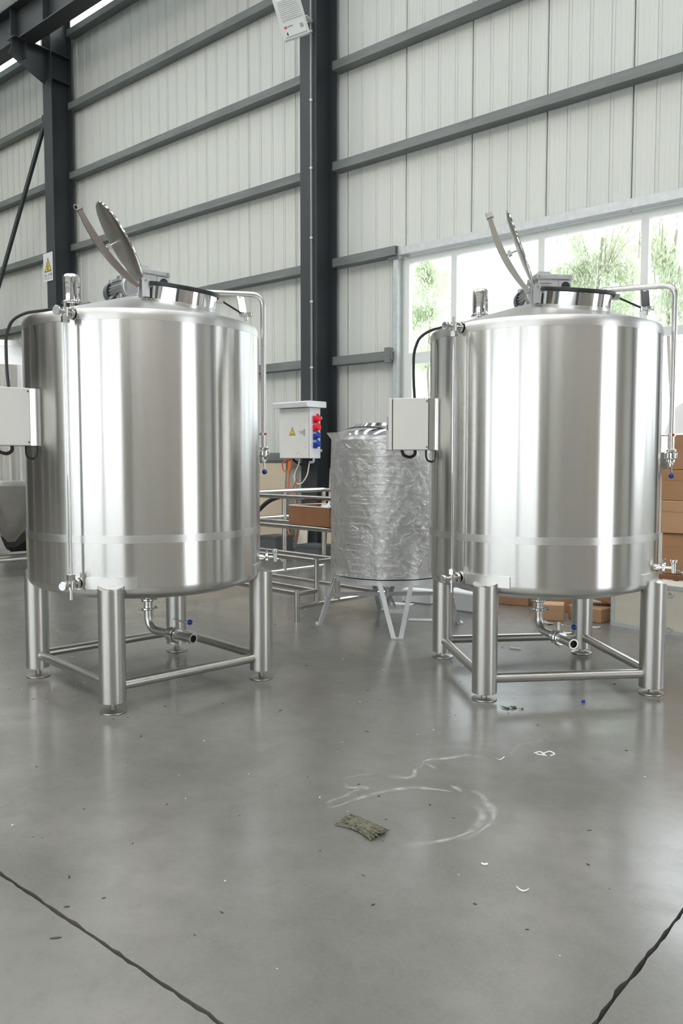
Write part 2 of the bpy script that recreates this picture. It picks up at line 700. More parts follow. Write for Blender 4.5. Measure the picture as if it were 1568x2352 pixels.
for i in range(len(JX) - 1):
    for j in range(len(JY) - 1):
        g = 0.0065
        xa, xb, ya, yb = JX[i] + g, JX[i + 1] - g, JY[j] + g, JY[j + 1] - g
        near = (-10 < xa < 0.5 or -10 < xb < 0.5) and j >= 1
        poly = edge_line(xa, xb, ya, 'x', 1 if near and j == 2 else 0)
        poly += edge_line(ya, yb, xb, 'y', -1 if near and i == 2 else 0)
        poly += [(t, q) for t, q in reversed(edge_line(xa, xb, yb, 'x', -1 if near and j == 1 else 0)[1:] + [(xb, yb)])]
        poly += list(reversed(edge_line(ya, yb, xa, 'y', 1 if near and i == 3 else 0)[1:] + [(xa, yb)]))
        seen = []
        for q in poly:
            if not seen or (abs(q[0] - seen[-1][0]) + abs(q[1] - seen[-1][1])) > 1e-5:
                seen.append(q)
        MB().prism(seen, -0.06, 0.0).build('slab', 'concrete', fl, sharp=None)


# ---- long back wall of ribbed sandwich panels
def panel_poly():
    g = 0.007
    pts = [(g, 0.012), (g + 0.012, 0.0)]
    for k in range(4):
        xk = 0.28 * k
        if k:
            pts += [(xk - 0.005, 0.0), (xk, 0.010), (xk + 0.005, 0.0)]
        pts += [(xk + 0.020, 0.0), (xk + 0.026, -0.011), (xk + 0.042, -0.011), (xk + 0.048, 0.0)]
        for q in (0.11, 0.17, 0.23):
            pts += [(xk + q, 0.0), (xk + q + 0.004, -0.0016), (xk + q + 0.010, 0.0)]
    pts += [(PW - g - 0.012, 0.0), (PW - g, 0.012), (PW - g, 0.05), (g, 0.05)]
    return pts


PANEL = {}


def panel(parent, x, z0, z1, y=YW, rot=0.0):
    key = round(z1 - z0, 3)
    if key not in PANEL:
        PANEL[key] = MB().prism(panel_poly(), 0, z1 - z0).build('panel', 'wall_panel', parent, sharp=None, loc=(x, y, z0))
        o = PANEL[key]
    else:
        o = share(PANEL[key], 'panel', parent, (x, y, z0))
    o.rotation_euler = (0, 0, R(rot))
    return o


def i_section(parent, name, x, y0, y1, z0, z1, fw=0.335, ft=0.016, wt=0.012, m='column_paint'):
    """H column with flanges facing the hall: flanges and web as parts"""
    a = MB().box((x - fw / 2, y0, z0), (x + fw / 2, y0 + ft, z1)).build('flange', m, parent, sharp=None)
    MB().box((x - fw / 2, y1 - ft, z0), (x + fw / 2, y1, z1)).build('flange', m, parent, sharp=None)
    MB().box((x - wt / 2, y0 + ft, z0), (x + wt / 2, y1 - ft, z1)).build('web', m, parent, sharp=None)


COLX = [-23.64, -16.10, -8.64, -1.14, 6.36]
wb = empty('wall_back', 'long pale grey-green wall of ribbed vertical panels', 'wall', (0, 0, 0), kind='structure')
WIN = [(-7.21, -1.61), (-0.49, 5.11)]
ZT = 10.70
x = X0
while x < X1 - 0.1:
    inw = any(a - 0.01 <= x < b - 0.05 for a, b in WIN)
    if inw:
        panel(wb, x, 4.50, ZT)
        panel(wb, x, 0.0, 1.50)
    else:
        panel(wb, x, 0.0, ZT)
    x += PW
MB().box((X0, YW + 0.055, 0), (WIN[0][0], YW + 0.11, ZT)).build('outer_sheet', 'panel_joint', wb, sharp=None)
MB().box((WIN[0][1], YW + 0.055, 0), (WIN[1][0], YW + 0.11, ZT)).build('outer_sheet', 'panel_joint', wb, sharp=None)
MB().box((WIN[1][1], YW + 0.055, 0), (X1, YW + 0.11, ZT)).build('outer_sheet', 'panel_joint', wb, sharp=None)
for a, b in WIN:
    MB().box((a, YW + 0.055, 4.5), (b, YW + 0.11, ZT)).build('outer_sheet', 'panel_joint', wb, sharp=None)
    MB().box((a, YW + 0.055, 0), (b, YW + 0.11, 1.5)).build('outer_sheet', 'panel_joint', wb, sharp=None)
MB().box((X0, YW - 0.02, 11.55), (X1, YW + 0.08, EAVE + 0.1)).build('eave_sheet', 'wall_panel', wb, sharp=None)


def girt(parent, xa, xb, z, m='girt_paint', h=0.13, d=0.19, y=YW):
    """C-shaped rail lying against the panels, open at the top"""
    t = 0.012
    poly = [(y - d, z), (y - 0.008, z), (y - 0.008, z + h * 0.75), (y - 0.008 - t, z + h * 0.75), (y - 0.008 - t, z + t),
            (y - d + t, z + t), (y - d + t, z + h - t), (y - d + 0.05, z + h - t), (y - d + 0.05, z + h), (y - d, z + h)]
    M = Matrix(((0, 0, 1, 0), (1, 0, 0, 0), (0, 1, 0, 0), (0, 0, 0, 1)))
    return MB().prism(poly, xa, xb, M).build('girt', m, parent, sharp=None)


for k in range(len(COLX)):
    xa = COLX[k] + 0.16
    xb = COLX[k + 1] - 0.16 if k + 1 < len(COLX) else X1
    for z in (1.48, 2.98, 4.50, 5.97, 7.48, 8.92, 10.42):
        if k in (2, 3) and z in (1.48, 2.98):
            if k == 2 and z > 2:
                girt(wb, xa, WIN[0][0] - 0.10, z)
            elif z < 2:
                girt(wb, xa, xb, z - 0.03)
            continue
        if k in (2, 3) and z == 4.50:
            if k == 2:
                girt(wb, xa, WIN[0][0] - 0.05, z)
            girt(wb, WIN[k - 2][0] - 0.05, xb, z, 'galvanised', h=0.11, d=0.13)
            continue
        girt(wb, xa, xb, z)
# galvanised jamb post beside the window with its bracket
MB().box((-7.335, YW - 0.13, 0), (-7.255, YW - 0.005, 4.50)).build('jamb_post', 'galvanised', wb, sharp=None)
MB().box((-7.42, YW - 0.15, 4.45), (-7.25, YW - 0.12, 4.63)).build('bracket', 'girt_paint', wb, sharp=None)
MB().box((-7.44, YW - 0.21, 2.94), (-7.34, YW - 0.12, 3.16)).build('bracket', 'girt_paint', wb, sharp=None)
for xx in (COLX[0], COLX[3], COLX[4]):
    m = MB().box((xx - 0.17, 9.33, 0), (xx + 0.17, 9.346, EAVE)).box((xx - 0.17, 9.80, 0), (xx + 0.17, 9.816, EAVE)).box((xx - 0.006, 9.34, 0), (xx + 0.006, 9.81, EAVE))
    m.build('column', 'column_paint', wb, sharp=None)


# ---- windows
def window(name, label, xa, xb, z0, z1, mull, trans):
    o = empty(name, label, 'window', kind='structure')
    yf0, yf1 = YW - 0.02, YW + 0.06
    fw = 0.085
    MB().box((xa, yf0, z1 - fw), (xb, yf1, z1)).build('window_frame', 'window_alu', o, sharp=None)
    MB().box((xa, yf0, z0), (xb, yf1, z0 + fw)).build('window_frame', 'window_alu', o, sharp=None)
    MB().box((xa, yf0, z0 + fw), (xa + fw, yf1, z1 - fw)).build('window_frame', 'window_alu', o, sharp=None)
    MB().box((xb - fw, yf0, z0 + fw), (xb, yf1, z1 - fw)).build('window_frame', 'window_alu', o, sharp=None)
    xs = [xa + fw] + mull + [xb - fw]
    for q in mull:
        MB().box((q - 0.045, yf0, z0 + fw), (q + 0.045, yf1, z1 - fw)).build('mullion', 'window_alu', o, sharp=None)
    for i in range(len(xs) - 1):
        a = xs[i] + (0.045 if i else 0)
        b = xs[i + 1] - (0.045 if i + 1 < len(xs) - 1 else 0)
        MB().box((a, yf0, trans - 0.05), (b, yf1, trans + 0.05)).build('transom', 'window_alu', o, sharp=None)
        for zz0, zz1 in ((z0 + fw, trans - 0.05), (trans + 0.05, z1 - fw)):
            low = zz0 < trans - 0.2 and i % 2 == 0
            if low:
                s = 0.06
                mm = MB().box((a, yf0 - 0.01, zz0), (a + s, yf1 - 0.03, zz1)).box((b - s, yf0 - 0.01, zz0), (b, yf1 - 0.03, zz1))
                mm.box((a + s, yf0 - 0.01, zz0), (b - s, yf1 - 0.03, zz0 + s)).box((a + s, yf0 - 0.01, zz1 - s), (b - s, yf1 - 0.03, zz1))
                mm.build('sash', 'window_alu', o, sharp=None)
            MB().box((a, YW + 0.02, zz0), (b, YW + 0.026, zz1)).build('pane', 'glass', o, sharp=None)
    return o


window('window_1', 'wide white-framed window with trees outside behind the right tank', -7.21, -1.61, 1.50, 4.47, [-6.35, -5.01, -3.66, -2.55], 3.02)
window('window_2', 'second white-framed window further along the long wall', -0.49, 5.11, 1.50, 4.47, [0.37, 1.71, 3.06, 4.17], 3.02)
wc = empty('window_3', 'narrow bright clerestory band above the long wall', 'window', kind='structure')
x = X0
while x < X1 - 0.1:
    MB().box((x + 0.02, YW + 0.02, ZT + 0.02), (x + PW * 3 - 0.02, YW + 0.026, 11.55)).build('pane', 'glass', wc, sharp=None)
    MB().box((x - 0.03, YW, ZT), (x + 0.03, YW + 0.05, 11.55)).build('mullion', 'window_alu', wc, sharp=None)
    x += PW * 3

# ---- the other walls of the hall
wf = empty('wall_front', 'opposite long wall of pale ribbed panels', 'wall', kind='structure')
x = X0
FA, FB = X0 + 12 * PW, X0 + 25 * PW
while x < X1 - 0.1:
    if FA - 0.01 <= x < FB - 0.05:
        panel(wf, x + PW, 0.0, 1.1, Y0, 180)
        panel(wf, x + PW, 4.3, ZT, Y0, 180)
    else:
        panel(wf, x + PW, 0.0, ZT, Y0, 180)
    x += PW
w4 = empty('window_added', 'added unseen window band in the opposite wall, for bright stripes in the tanks', 'window', kind='structure')  # added band, mirrored by the tanks as bright stripes
k = 0
while FA + k * PW < FB + 0.01:
    xq = FA + k * PW
    MB().box((xq - 0.035, Y0 - 0.05, 1.1), (xq + 0.035, Y0 + 0.02, 4.3)).build('mullion', 'window_alu', w4, sharp=None)
    if xq < FB - 0.1:
        MB().box((xq + 0.035, Y0 - 0.024, 1.1), (xq + PW - 0.035, Y0 - 0.02, 4.3)).build('pane', 'glass', w4, sharp=None)
    k += 1
for zq in (1.1, 2.6, 4.22):
    MB().box((FA, Y0 - 0.05, zq), (FB, Y0 + 0.025, zq + 0.08)).build('transom', 'window_alu', w4, sharp=None)
for a_, b_, c_, d_ in ((X0, FA, 0, EAVE + 0.1), (FB, X1, 0, EAVE + 0.1), (FA, FB, 0, 1.1), (FA, FB, 4.3, EAVE + 0.1)):
    MB().box((a_, Y0 - 0.12, c_), (b_, Y0 - 0.07, d_)).build('outer_sheet', 'panel_joint', wf, sharp=None)
MB().box((X0, Y0 - 0.05, ZT), (X1, Y0, EAVE + 0.1)).build('eave_sheet', 'wall_panel', wf, sharp=None)
for xx in COLX:
    MB().box((xx - 0.17, Y0 + 0.55, 0), (xx + 0.17, Y0 + 0.566, EAVE)).box((xx - 0.006, Y0 + 0.08, 0), (xx + 0.006, Y0 + 0.56, EAVE)).build('column', 'column_paint', wf, sharp=None)
for z in (1.48, 2.98, 4.50, 5.97, 7.48, 8.92, 10.42):
    for a_, b_ in (((X0, X1),) if not 1.1 < z < 4.3 else ((X0, FA), (FB, X1))):
        MB().box((a_, Y0 + 0.01, z), (b_, Y0 + 0.19, z + 0.13)).build('girt', 'girt_paint', wf, sharp=None)

wl = empty('wall_left', 'far end wall of pale ribbed panels', 'wall', kind='structure')
wr = empty('wall_right', 'near end wall with a wide doorway', 'wall', kind='structure')
MB().box((X0 - 0.1, Y0, 0), (X0, YW, EAVE + 2.4)).build('panel_sheet', 'wall_panel', wl, sharp=None)
DY0, DY1, DZ = 3.0, 7.0, 4.8
MB().box((X1, Y0, 0), (X1 + 0.1, DY0, EAVE + 2.4)).build('panel_sheet', 'end_wall', wr, sharp=None)
MB().box((X1, DY1, 0), (X1 + 0.1, YW, EAVE + 2.4)).build('panel_sheet', 'end_wall', wr, sharp=None)
MB().box((X1, DY0, DZ), (X1 + 0.1, DY1, EAVE + 2.4)).build('panel_sheet', 'end_wall', wr, sharp=None)
for a_, b_ in ((-1.6, -0.2), (1.2, 2.2), (8.2, 9.0)):
    MB().box((X1 - 0.03, a_, 0), (X1 - 0.005, b_, 3.6)).build('reflection_board', 'plywood', wr, sharp=None)  # unseen boards added for warm stripes in the tank reflections
dr = empty('door_1', 'wide open doorway in the end wall', 'door', kind='structure')
MB().box((X1 - 0.05, DY0 - 0.1, 0), (X1 + 0.12, DY0, DZ + 0.1)).build('door_frame', 'column_paint', dr, sharp=None)
MB().box((X1 - 0.05, DY1, 0), (X1 + 0.12, DY1 + 0.1, DZ + 0.1)).build('door_frame', 'column_paint', dr, sharp=None)
MB().box((X1 - 0.05, DY0, DZ), (X1 + 0.12, DY1, DZ + 0.1)).build('door_frame', 'column_paint', dr, sharp=None)

# unseen shutter and partition, added to put dark bands in the tank reflections
d2 = empty('door_added', 'added unseen brown shutter in the opposite long wall, for a dark stripe in the tanks', 'door', kind='structure')
for i in range(30):
    MB().box((4.6, Y0 + 0.20, 0.15 * i), (7.2, Y0 + 0.24, 0.15 * i + 0.14)).build('slat', 'shutter', d2, sharp=None)
wp = empty('wall_added', 'added unseen dark partition at the side of the hall, darkening the tank reflections', 'wall', kind='structure')
MB().box((-12.1, Y0 + 0.6, 0), (-12.0, 3.9, 7.0)).build('partition_sheet', 'partition', wp, sharp=None)
for y in (-9.2, -6.8, -4.4, -2.0, 0.9, 3.7):
    MB().box((-12.0, y, 0), (-11.9, y + 0.1, 7.0)).build('post', 'galvanised', wp, sharp=None)
# ---- roof: two slopes with skylight strips, purlins and rafters
ce = empty('ceiling', 'metal sheet roof with translucent skylight strips', 'ceiling', kind='structure')
RIDGE = 13.6
YM = (Y0 + YW) / 2


def roof_z(y):
    return RIDGE - (RIDGE - EAVE) * abs(y - YM) / ((YW - Y0) / 2)


def roof_strip(xa, xb, ya, yb, name, m, th=0.06):
    vs = [(xa, ya, roof_z(ya)), (xb, ya, roof_z(ya)), (xb, yb, roof_z(yb)), (xa, yb, roof_z(yb))]
    vs += [(q[0], q[1], q[2] + th) for q in vs]
    return MB().add(vs, [(0, 1, 2, 3), (7, 6, 5, 4), (0, 4, 5, 1), (1, 5, 6, 2), (2, 6, 7, 3), (3, 7, 4, 0)]).build(name, m, ce, sharp=None)


SKX = [-21.8, -18.0, -14.3, -10.5, -6.8, -3.0, 0.7, 4.4, 8.2]
SW = 1.0
edges = [X0] + sum([[s - SW / 2, s + SW / 2] for s in SKX], []) + [X1]
for side, (ya, yb) in enumerate(((Y0, YM), (YM, YW + 0.05))):
    for i in range(0, len(edges), 2):
        roof_strip(edges[i], edges[i + 1], ya, yb, 'roof_sheet', 'roof_sheet')
    for s in SKX:
        a, b = (ya + 1.2, yb - 0.6) if side == 0 else (ya + 0.6, yb - 1.2)
        roof_strip(s - SW / 2, s + SW / 2, a, b, 'skylight_pane', 'skylight_boosted' if side == 0 else 'skylight_plain')
        if side == 0:
            roof_strip(s - SW / 2, s + SW / 2, ya, a, 'roof_sheet', 'roof_sheet')
            roof_strip(s - SW / 2, s + SW / 2, b, yb, 'roof_sheet', 'roof_sheet')
        else:
            roof_strip(s - SW / 2, s + SW / 2, ya, a, 'roof_sheet', 'roof_sheet')
            roof_strip(s - SW / 2, s + SW / 2, b, yb, 'roof_sheet', 'roof_sheet')
for y in (-8.5, -7, -5.5, -4, -2.5, -1, 1, 2.5, 4, 5.5, 7, 8.5):
    z = roof_z(y) - 0.02
    MB().box((X0, y - 0.03, z - 0.18), (X1, y + 0.03, z)).build('purlin', 'purlin', ce, sharp=None)
for xx in COLX:
    for sgn in (-1, 1):
        ye = YM + sgn * 9.6
        MB().bar((xx, YM, RIDGE - 0.45), (xx, ye, roof_z(ye) - 0.5), 0.25, 0.5, up=(1, 0, 0)).build('rafter', 'column_paint', ce, sharp=None)

# ================================================================== STEEL COLUMNS, CRANE BEAM
c1 = empty('steel_column', 'dark grey steel column behind the electric distribution box', 'column', (-8.64, 9.33, 0))
i_section(c1, 'column', 0, 0, 0.48, 0, EAVE)
MB().box((-0.24, -0.10, 0), (0.24, 0.52, 0.025)).build('base_plate', 'column_paint', c1, sharp=None)
c2 = empty('steel_column', 'dark grey steel column with crane bracket and white warning sign', 'column', (-16.10, 9.33, 0))
i_section(c2, 'column', 0, 0, 0.48, 0, EAVE)
MB().box((-0.24, -0.10, 0), (0.24, 0.52, 0.025)).build('base_plate', 'column_paint', c2, sharp=None)
for c in (c1, c2):
    zb, zt, ln = 9.46, 10.0, 0.78
    # crane bracket: top plate, tapering web, sloping lower flange, stiffener
    MB().box((-0.15, -ln, zt), (0.15, 0.0, zt + 0.02)).build('bracket_plate', 'beam_paint', c, sharp=None)
    vs = [(-0.006, 0, zb), (-0.006, -ln + 0.02, zt - 0.18), (-0.006, -ln + 0.02, zt), (-0.006, 0, zt)]
    vs += [(0.006, q[1], q[2]) for q in vs]
    MB().add(vs, [(0, 1, 2, 3), (7, 6, 5, 4), (0, 4, 5, 1), (1, 5, 6, 2), (2, 6, 7, 3), (3, 7, 4, 0)]).build('bracket_web', 'beam_paint', c, sharp=None)
    MB().bar((0, 0.0, zb), (0, -ln, zt - 0.19), 0.28, 0.016, up=(1, 0, 0)).build('bracket_flange', 'beam_paint', c, sharp=None)
    MB().box((-0.14, -0.52, zt - 0.32), (0.14, -0.505, zt)).build('stiffener', 'beam_paint', c, sharp=None)
    for z in (zt, zb):
        MB().box((-0.155, 0.016, z - 0.01), (0.155, 0.464, z + 0.01)).build('stiffener', 'beam_paint', c, sharp=None)

cb = empty('crane_beam', 'dark crane runway beam under the roof along the long wall', 'beam', (0, 8.84, 10.02))
MB().box((X0, -0.17, 0), (X1, 0.17, 0.022)).build('bottom_flange', 'beam_paint', cb, sharp=None)
MB().box((X0, -0.006, 0.022), (X1, 0.006, 0.70)).build('web', 'beam_paint', cb, sharp=None)
MB().box((X0, -0.19, 0.70), (X1, 0.19, 0.725)).build('top_flange', 'beam_paint', cb, sharp=None)
xx = -22.6
while xx < X1:
    MB().box((xx - 0.006, -0.15, 0.022), (xx + 0.006, 0.15, 0.70)).build('stiffener', 'beam_paint', cb, sharp=None)
    xx += 1.25
MB().box((X0, -0.035, 0.725), (X1, 0.035, 0.80)).build('rail', 'galvanised', cb, sharp=None)

br = empty('cross_brace', 'dark diagonal brace bar crossing the wall bay at far left', 'brace', (-16.28, 9.42, 8.80))
MB().bar((0, 0, 0), (-5.0, 0, -7.1), 0.09, 0.06, up=(0, 1, 0)).build('bar', 'beam_paint', br, sharp=None)
MB().box((-0.20, -0.006, -0.25), (0.04, 0.006, 0.05)).build('gusset', 'beam_paint', br, sharp=None)

# conduit clipped to the column front
cd = empty('conduit', 'thin grey metal conduit running up the central column', 'conduit', (-8.545, 9.295, 0))
MB().tube([(0, 0, 2.39), (0, 0, 9.35)], 0.017, n=10).build('pipe', 'conduit', cd)
for z in (2.9, 3.9, 4.86, 5.9, 6.9, 7.9, 8.9):
    MB().ring((0, 0, z), (0, 0, z + 0.03), 0.026, 0.016, n=12).build('clip', 'galvanised', cd)

# ================================================================== MIXING TANKS
TR = 0.767


def make_tank():
    t = empty('mixing_tank', 'x', 'mixing tank')
    # --- vessel
    k = [(TR - 0.062 + 0.062 * math.sin(R(a)), 0.735 - 0.062 * math.cos(R(a))) for a in range(0, 91, 15)]
    MB().lathe([(TR - 0.075, 0.672)] + k + [(TR, 2.33), (TR - 0.002, 2.352), (TR - 0.010, 2.366)], n=128).build('shell', 'brushed_shell', t, sharp=50)
    MB().lathe([(TR - 0.009, 2.366), (0.60, 2.418), (0.40, 2.478), (0.20, 2.538), (0.11, 2.562), (0.0, 2.565)], n=96).build('top_cone', 'cone_steel', t, sharp=40)
    MB().lathe([(0.0, 0.555), (0.06, 0.560), (TR - 0.16, 0.640), (TR - 0.075, 0.672)], n=96).build('bottom_head', 'cone_steel', t, sharp=40)
    MB().lathe([(TR - 0.005, 0.992), (TR + 0.0012, 0.994), (TR + 0.0012, 1.040), (TR - 0.005, 1.042)], n=128).build('weld_band', 'weld_band', t, sharp=40)
    MB().lathe([(TR - 0.005, 2.300), (TR + 0.0012, 2.302), (TR + 0.0012, 2.330), (TR - 0.0005, 2.352), (TR - 0.0085, 2.3668)], n=128).build('rim_band', 'weld_band', t, sharp=50)
    # --- legs
    LR = 0.778
    for q in (-45, 45, 135, -135):
        c = polar(LR, q)
        er = polar(1, q)
        prof_n = 28
        vs, fs = [], []
        r = 0.078
        for i in range(prof_n):
            a = 2 * math.pi * i / prof_n
            d = polar(r, math.degrees(a))
            out = d.dot(er) / r
            vs.append(c + d + V(0, 0, 0.055))
            vs.append(c + d + V(0, 0, 0.055 + 0.002))
            vs.append(c + d * 1.0 + V(0, 0, 0.746 - 0.020 * max(0.0, out)))
        for i in range(prof_n):
            j = (i + 1) % prof_n
            fs.append([3 * i, 3 * j, 3 * j + 1, 3 * i + 1])
            fs.append([3 * i + 1, 3 * j + 1, 3 * j + 2, 3 * i + 2])
        o = len(vs)
        vs.append(c + V(0, 0, 0.055))
        vs.append(c + V(0, 0, 0.716))
        for i in range(prof_n):
            j = (i + 1) % prof_n
            fs.append([o, 3 * j, 3 * i])
            fs.append([o + 1, 3 * i + 2, 3 * j + 2])
        leg = MB().add(vs, fs).build('leg', 'leg_steel', t, sharp=45)
        MB().lathe([(TR - 0.01, 0.722), (TR + 0.009, 0.722), (TR + 0.009, 0.790), (TR - 0.01, 0.790)], n=16, a0=q - 11.5, a1=q + 11.5, close=True).build('pad_plate', 'weld_band', leg, sharp=40)
        MB().cyl(c + V(0, 0, 0.004), c + V(0, 0, 0.06), 0.0115, n=14).cyl(c + V(0, 0, 0.011), c + V(0, 0, 0.030), 0.019, n=6).build('foot_stem', 'dull_steel', leg)
        MB().lathe([(0, 0), (0.074, 0), (0.078, 0.003), (0.077, 0.008), (0.03, 0.013), (0, 0.013)], Matrix.Translation(c), n=32).build('foot_plate', 'dull_steel', leg)
    for q in (0, 90, 180, 270):
        a, b = polar(LR, q - 45, 0.142), polar(LR, q + 45, 0.142)
        d = (b - a).normalized()
        MB().tube([a + d * 0.060, b - d * 0.060], 0.030, n=18).build('crossbar', 'leg_steel', t)
    # --- sight gauge
    GP = -61.0
    ga = empty_part('sight_gauge', t)
    g = polar(0.832, GP)
    er = polar(1, GP)
    MB().tube([g + V(0, 0, 0.80), g + V(0, 0, 2.29)], 0.0115, n=12).build('gauge_tube', 'sight_glass', ga)
    MB().tube([g + V(0, 0, 0.80), g + V(0, 0, 2.29)], 0.008, n=10).build('gauge_rod', 'pipe_steel', ga)
    for z, sg in ((2.335, -1), (0.755, 1)):
        m = MB().cyl(polar(0.762, GP, z), polar(0.905, GP, z), 0.013, n=14)
        m.cyl(polar(0.779, GP, z), polar(0.800, GP, z), 0.034, n=24, ch=0.004)
        m.cyl(polar(0.764, GP, z), polar(0.772, GP, z), 0.038, n=24)
        m.cyl(g + V(0, 0, z + sg * 0.055), g + V(0, 0, z - sg * 0.028), 0.019, n=16)
        m.cyl(g + V(0, 0, z + sg * 0.060), g + V(0, 0, z + sg * 0.025), 0.024, n=6)
        m.build('gauge_valve', 'polished_steel', ga)
        m = MB().cyl(polar(0.893, GP, z), polar(0.914, GP, z), 0.027, n=20, ch=0.004)
        m.build('valve_knob', 'polished_steel', ga)
    MB().tube([g + V(0, 0, 0.735), g + V(0, 0, 0.665)], 0.011, n=12).build('drain_spout', 'polished_steel', ga)
    MB().cyl(g + V(0, 0, 2.36), g + V(0, 0, 2.395), 0.010, n=10).build('vent_plug', 'polished_steel', ga)
    # --- breather cap
    bc = empty_part('breather', t, V(-0.342, -0.345, 0))
    MB().cyl((0, 0, 2.44), (0, 0, 2.545), 0.019, n=16).cyl((0, 0, 2.452), (0, 0, 2.464), 0.075, n=24).build('breather_stub', 'polished_steel', bc)
    MB().cyl((0, 0, 2.530), (0, 0, 2.548), 0.066, n=28, ch=0.004).build('clamp_ring', 'polished_steel', bc)
    MB().lathe([(0.0, 2.549), (0.050, 2.549), (0.054, 2.553), (0.056, 2.565), (0.056, 2.705), (0.052, 2.718), (0.042, 2.727), (0.0, 2.732)], n=32).build('breather_cap', 'polished_steel', bc)
    MB().bar((0.05, 0.03, 2.520), (0.115, 0.07, 2.535), 0.018, 0.010).build('wing_nut', 'motor_grey', bc)
    # --- hatch
    HC = V(0.355, 0.085, 2.575)
    tilt = 11.0
    ax = polar(1, 14 + 90)
    HM = Matrix.Translation(HC) @ Matrix.Rotation(R(tilt), 4, ax)
    ha = empty_part('hatch', t)
    MB().lathe([(0.222, -0.19), (0.222, -0.004), (0.226, 0.0), (0.214, 0.0), (0.212, -0.19)], HM, n=72, close=True).build('collar', 'polished_steel', ha, sharp=40)
    MB().lathe([(0.2235, -0.165), (0.2235, -0.085), (0.2205, -0.083), (0.2205, -0.167)], HM, n=72, close=True).build('collar_band', 'weld_band', ha, sharp=40)
    MB().lathe([(0.236, -0.006), (0.240, 0.004), (0.236, 0.018), (0.222, 0.021), (0.208, 0.018), (0.205, 0.006), (0.209, -0.006)], HM, n=72, close=True).build('gasket', 'rubber', ha, sharp=60)
    HD = -100.0
    hd = polar(1, HD)
    ht = polar(1, HD + 90)
    hp = HC + hd * 0.254 + V(0, 0, 0.012 - 0.254 * math.sin(R(tilt)) * math.cos(R(HD - 14)))
    # hinge block beside the collar
    m = MB()
    for s in (-0.030, 0.030):
        m.box((-0.004, -0.026, -0.10), (0.004, 0.022, 0.016), Matrix.Translation(hp + ht * s) @ Matrix.Rotation(R(HD + 90), 4, 'Z'))
    m.box((-0.036, -0.006, -0.10), (0.036, 0.012, -0.03), Matrix.Translation(hp) @ Matrix.Rotation(R(HD + 90), 4, 'Z'))
    m.build('hinge_block', 'cast_alu', ha)
    MB().cyl(hp - ht * 0.045, hp + ht * 0.045, 0.010, n=14).build('hinge_pin', 'polished_steel', ha)
    # lid, built flat (closed) about the hinge and then swung open
    lid = empty_part('lid', t, hp)
    lid.rotation_euler = (0, -R(120.0), R(HD + 180))
    LRr = 0.256
    LM = Matrix.Translation((0.012 + LRr, 0, 0.018))
    MB().lathe([(0, 0.016), (0.12, 0.013), (0.225, 0.004), (0.240, 0.0), (LRr, -0.004), (LRr, -0.014), (0.238, -0.012), (0.220, -0.004), (0.12, 0.005), (0, 0.008)], LM, n=64).build('lid_plate', 'lid_steel', lid, sharp=50)
    MB().torus(LRr, 0.0065, LM @ Matrix.Translation((0, 0, -0.009)), n=64, k=8).build('lid_rim', 'polished_steel', lid)
    # curved strap arm over the lid
    n = 26
    vs, fs = [], []
    for i in range(n + 1):
        s = i / n
        xx = -0.01 + 0.565 * s
        h = 0.012 + 0.075 * math.sin(math.pi * (0.10 + 0.55 * s) ** 0.9) + 0.03 * s
        wv = 0.017
        th = 0.026 + 0.016 * math.sin(math.pi * s)
        for yy, hh in ((-wv, 0), (wv, 0), (wv, th), (-wv, th)):
            vs.append((xx, yy, h + hh))
    for i in range(n):
        for q in range(4):
            fs.append([4 * i + q, 4 * (i + 1) + q, 4 * (i + 1) + (q + 1) % 4, 4 * i + (q + 1) % 4])
    fs.append([0, 1, 2, 3])
    fs.append([4 * n + 3, 4 * n + 2, 4 * n + 1, 4 * n])
    MB().add(vs, fs).build('lid_arm', 'lid_steel', lid, sharp=40)
    tipz = vs[-1][2] - 0.006
    MB().box((0.535, -0.026, tipz - 0.030), (0.565, -0.014, tipz + 0.016)).box((0.535, 0.014, tipz - 0.030), (0.565, 0.026, tipz + 0.016)).box((0.545, -0.026, tipz + 0.004), (0.572, 0.026, tipz + 0.016)).build('arm_fork', 'dull_steel', lid)
    MB().cyl((0.274, 0, 0.030), (0.274, 0, 0.118), 0.009, n=14).box((0.258, -0.022, 0.070), (0.290, 0.022, 0.094)).build('arm_pivot', 'polished_steel', lid)
    # swing bolt lying outside the collar, with its star nut, and the latch plate
    lk = empty_part('lid_latch', t)
    ld = polar(1, 68)
    a = HC + ld * 0.230 + V(0, 0, -0.045)
    b = V(0.455, 0.470, 2.468)
    MB().box((-0.012, -0.02, -0.018), (0.03, 0.02, 0.018), Matrix.Translation(a) @ Matrix.Rotation(R(68), 4, 'Z')).build('latch_lug', 'polished_steel', lk)
    MB().cyl(a + ld * 0.02, b, 0.0065, n=10).build('swing_bolt', 'black_plastic', lk)
    d = (b - a).normalized()
    e = V(0.475, 0.497, 2.452)
    m = MB().cyl(e + V(0, 0, -0.035), e + V(0, 0, 0.0), 0.014, n=12).cyl(e + V(0, 0, -0.004), e + V(0, 0, 0.014), 0.040, n=24, ch=0.004)
    for i in range(5):
        m.cyl(e + polar(0.034, 72 * i, -0.006), e + polar(0.034, 72 * i, 0.016), 0.012, n=10)
    m.build('star_nut', 'polished_steel', lk)
    MB().bar((0.400, 0.530, 2.455), (0.345, 0.545, 2.600), 0.052, 0.010, up=ht).build('latch_plate', 'polished_steel', lk)
    MB().cyl((0.342, 0.530, 2.592), (0.342, 0.570, 2.592), 0.012, n=12).build('latch_pin', 'polished_steel', lk)
    # --- agitator drive
    ag = empty_part('agitator_drive', t, V(0, 0.02, 0))
    MB().cyl((-0.05, 0.03, 2.54), (-0.05, 0.03, 2.575), 0.125, n=32, ch=0.004).build('mount_flange', 'pipe_steel', ag)
